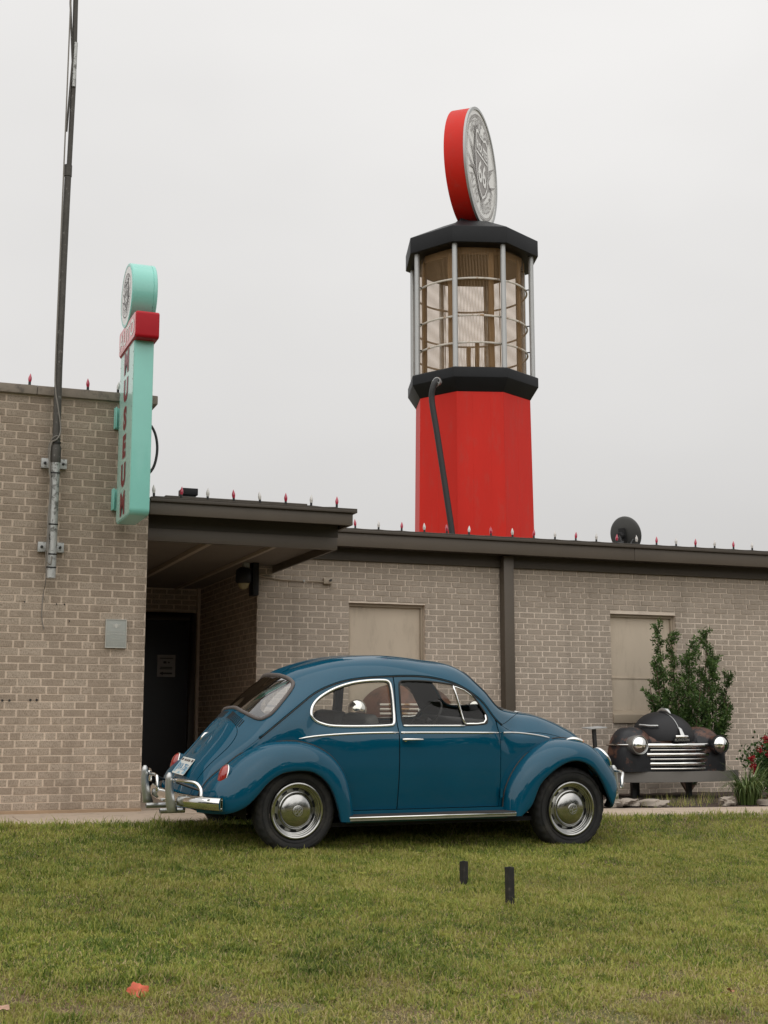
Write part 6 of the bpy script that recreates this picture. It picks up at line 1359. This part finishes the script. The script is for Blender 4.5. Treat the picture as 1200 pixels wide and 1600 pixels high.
# ---------------------------------------------------------------- lawn grass
def vnoise(x, y, sc, seed):
    r_ = np.random.default_rng(seed); T_ = r_.random((256, 256)); X_ = x * sc + 1000; Y_ = y * sc + 1000; i = np.floor(X_).astype(int); j = np.floor(Y_).astype(int); u = X_ - i; v = Y_ - j; u = u * u * (3 - 2 * u); v = v * v * (3 - 2 * v)
    g_ = lambda a, b: T_[a % 256, b % 256]; return (g_(i, j) * (1 - u) + g_(i + 1, j) * u) * (1 - v) + (g_(i, j + 1) * (1 - u) + g_(i + 1, j + 1) * u) * v
def fbm(x, y, sc, seed): return sum(vnoise(x, y, sc * 2 ** k, seed + k) * .5 ** k for k in range(4)) / 1.875
n = 2600000
y = 3.6 + (10.98 - 3.6) * rng.random(n); x = -3.2 + 15.7 * rng.random(n)
az = np.degrees(np.arctan2(x, y)); core = (az > 21 - 18.5) & (az < 21 + 18.0) & (y > 4.6); keep = core | (rng.random(n) < .38)
d = np.hypot(x, y); dens = np.clip(7.0 / d, .45, 1.05) * .62
bare = .3 * fbm(x, y, 1.1, 5) + .7 * fbm(x, y, 4.6, 77); near = np.clip((7.4 - y) / 1.8, 0, 1); bare = bare * (.62 + .38 * near)
dens *= np.clip(1.25 - 2.4 * np.clip(bare - (.66 - .125 * near), 0, 1) * 7, .34, 1)
keep &= rng.random(n) < dens
keep &= ~((y > 10.93) & (rng.random(n) > .3))
x, y, bare, near = x[keep], y[keep], bare[keep], near[keep]; n = len(x); z = ground_z(x, y)
clump = fbm(x, y, 7.5, 21); L_ = .014 + .027 * rng.random(n) * (.2 + 1.5 * clump) + .018 * (rng.random(n) > .93); L_ += .022 * np.clip((clump - .60) * 8, 0, 1) * rng.random(n); L_ *= np.where(bare > .57 - .05 * near, .78, 1); L_ *= 1 + .8 * (y > 10.78)
a = rng.random(n) * 2 * PI; lean = .35 + 1.15 * rng.random(n); w_ = .0020 + .0020 * rng.random(n)
dx, dy = np.cos(a), np.sin(a); B = np.stack([x, y, z - .004], 1)
mid = B + np.stack([dx * np.sin(lean * .5) * L_ * .55, dy * np.sin(lean * .5) * L_ * .55, np.cos(lean * .5) * L_ * .55], 1)
tip = mid + np.stack([dx * np.sin(lean * 1.25) * L_ * .5, dy * np.sin(lean * 1.25) * L_ * .5, np.cos(lean * 1.25) * L_ * .5], 1)
a2 = a + PI / 2 + rng.normal(size=n) * .6; sd = np.stack([np.cos(a2), np.sin(a2), np.zeros(n)], 1) * w_[:, None]
V = np.stack([B - sd, B + sd, mid + sd * .8, mid - sd * .8, tip], 1).reshape(-1, 3)
I = np.arange(n)[:, None] * 5; Fc = np.concatenate([I, I + 1, I + 2, I, I + 2, I + 3, I + 3, I + 2, I + 4], 1).reshape(-1)
tone = fbm(x, y, .9, 31); tint = .36 + .45 * (tone - .5) + .75 * (fbm(x, y, 6.0, 41) - .5) + rng.normal(size=n) * .18
dead = rng.random(n) < (.06 + .45 * np.clip((bare - (.60 - .12 * near)) * 7, 0, 1) + .10 * near); tint = np.where(dead, .72 + .28 * rng.random(n), np.clip(tint, 0, .62))
raw_mesh('grass', V, Fc, 3, np.repeat(tint, 3), grassm, kind='stuff')
print('grass blades', n)
# low broad-leaved weeds pressed into the turf
PW = []; DW_ = []; TW = []
for i in range(420):
    x0 = -1 + 9 * rng.random(); y0 = 4.8 + 5.8 * rng.random(); z0 = gz(x0, y0) + .012
    for k in range(7): a_ = 2 * PI * k / 7 + rng.random(); PW.append((x0, y0, z0)); DW_.append((math.cos(a_), math.sin(a_), .35 + .3 * rng.random())); TW.append(.3 + .25 * rng.random())
leaf_cloud('broad_leaf_weeds', np.array(PW), np.array(DW_), .026, np.clip(np.array(TW), 0, 1), grassm, None, .5, 'stuff')
# straw litter lying flat among the near grass
n = 60000; y = 4.4 + 3.9 * rng.random(n) ** 1.2; x = -.5 + 7.5 * rng.random(n); bare = .3 * fbm(x, y, 1.1, 5) + .7 * fbm(x, y, 4.6, 77); k = (bare > .48) & (rng.random(n) < .5); x, y = x[k], y[k]; n = len(x); z = ground_z(x, y) + .004 + .012 * rng.random(n)
a = rng.random(n) * 2 * PI; L_ = .012 + .035 * rng.random(n); D_ = np.stack([np.cos(a), np.sin(a), rng.normal(size=n) * .15], 1) * L_[:, None]; sd = np.stack([-np.sin(a), np.cos(a), np.zeros(n)], 1) * .0018; P0 = np.stack([x, y, z], 1)
V = np.stack([P0 - sd, P0 + sd, P0 + D_], 1).reshape(-1, 3); raw_mesh('straw_litter', V, np.arange(n * 3), 3, .75 + .25 * rng.random(n), grassm, kind='stuff')

# ---------------------------------------------------------------- the wood across the road, behind the viewer (seen in the chrome)
V = []; Fc = []; T_ = []; PPs = []; DDs = []; TTs = []
for k in range(34):
    ang = R(95 + 170 * k / 33 + rng.normal() * 1.5); dist = 48 + rng.random() * 22; cx, cy = dist * math.sin(ang + R(21)), dist * math.cos(ang + R(21)); H_ = 8 + 6 * rng.random(); Rr = 4 + 2.5 * rng.random()
    m = 420; u = rng.normal(size=(m, 3)); u /= np.linalg.norm(u, axis=1)[:, None]; rr = (.75 + .3 * rng.random(m))[:, None]
    P_ = np.array([cx, cy, H_ * .56 - 1]) + u * rr * np.array([Rr, Rr, H_ * .48]); PPs.append(P_); DDs.append(u + rng.normal(size=(m, 3)) * .6); TTs.append(np.clip(.4 + .35 * u[:, 2] + rng.normal(size=m) * .2, 0, 1))
leaf_cloud('woods', np.concatenate(PPs), np.concatenate(DDs), 1.5, np.concatenate(TTs), treem, None, .8, 'stuff')
# ---------------------------------------------------------------- parts drawn in world coordinates hang from their thing
for o in list(COL.objects):
    p = o.parent
    if p and not p.parent and p.type == 'EMPTY' and p.name not in LOCAL: o.matrix_parent_inverse = p.matrix_basis.inverted()
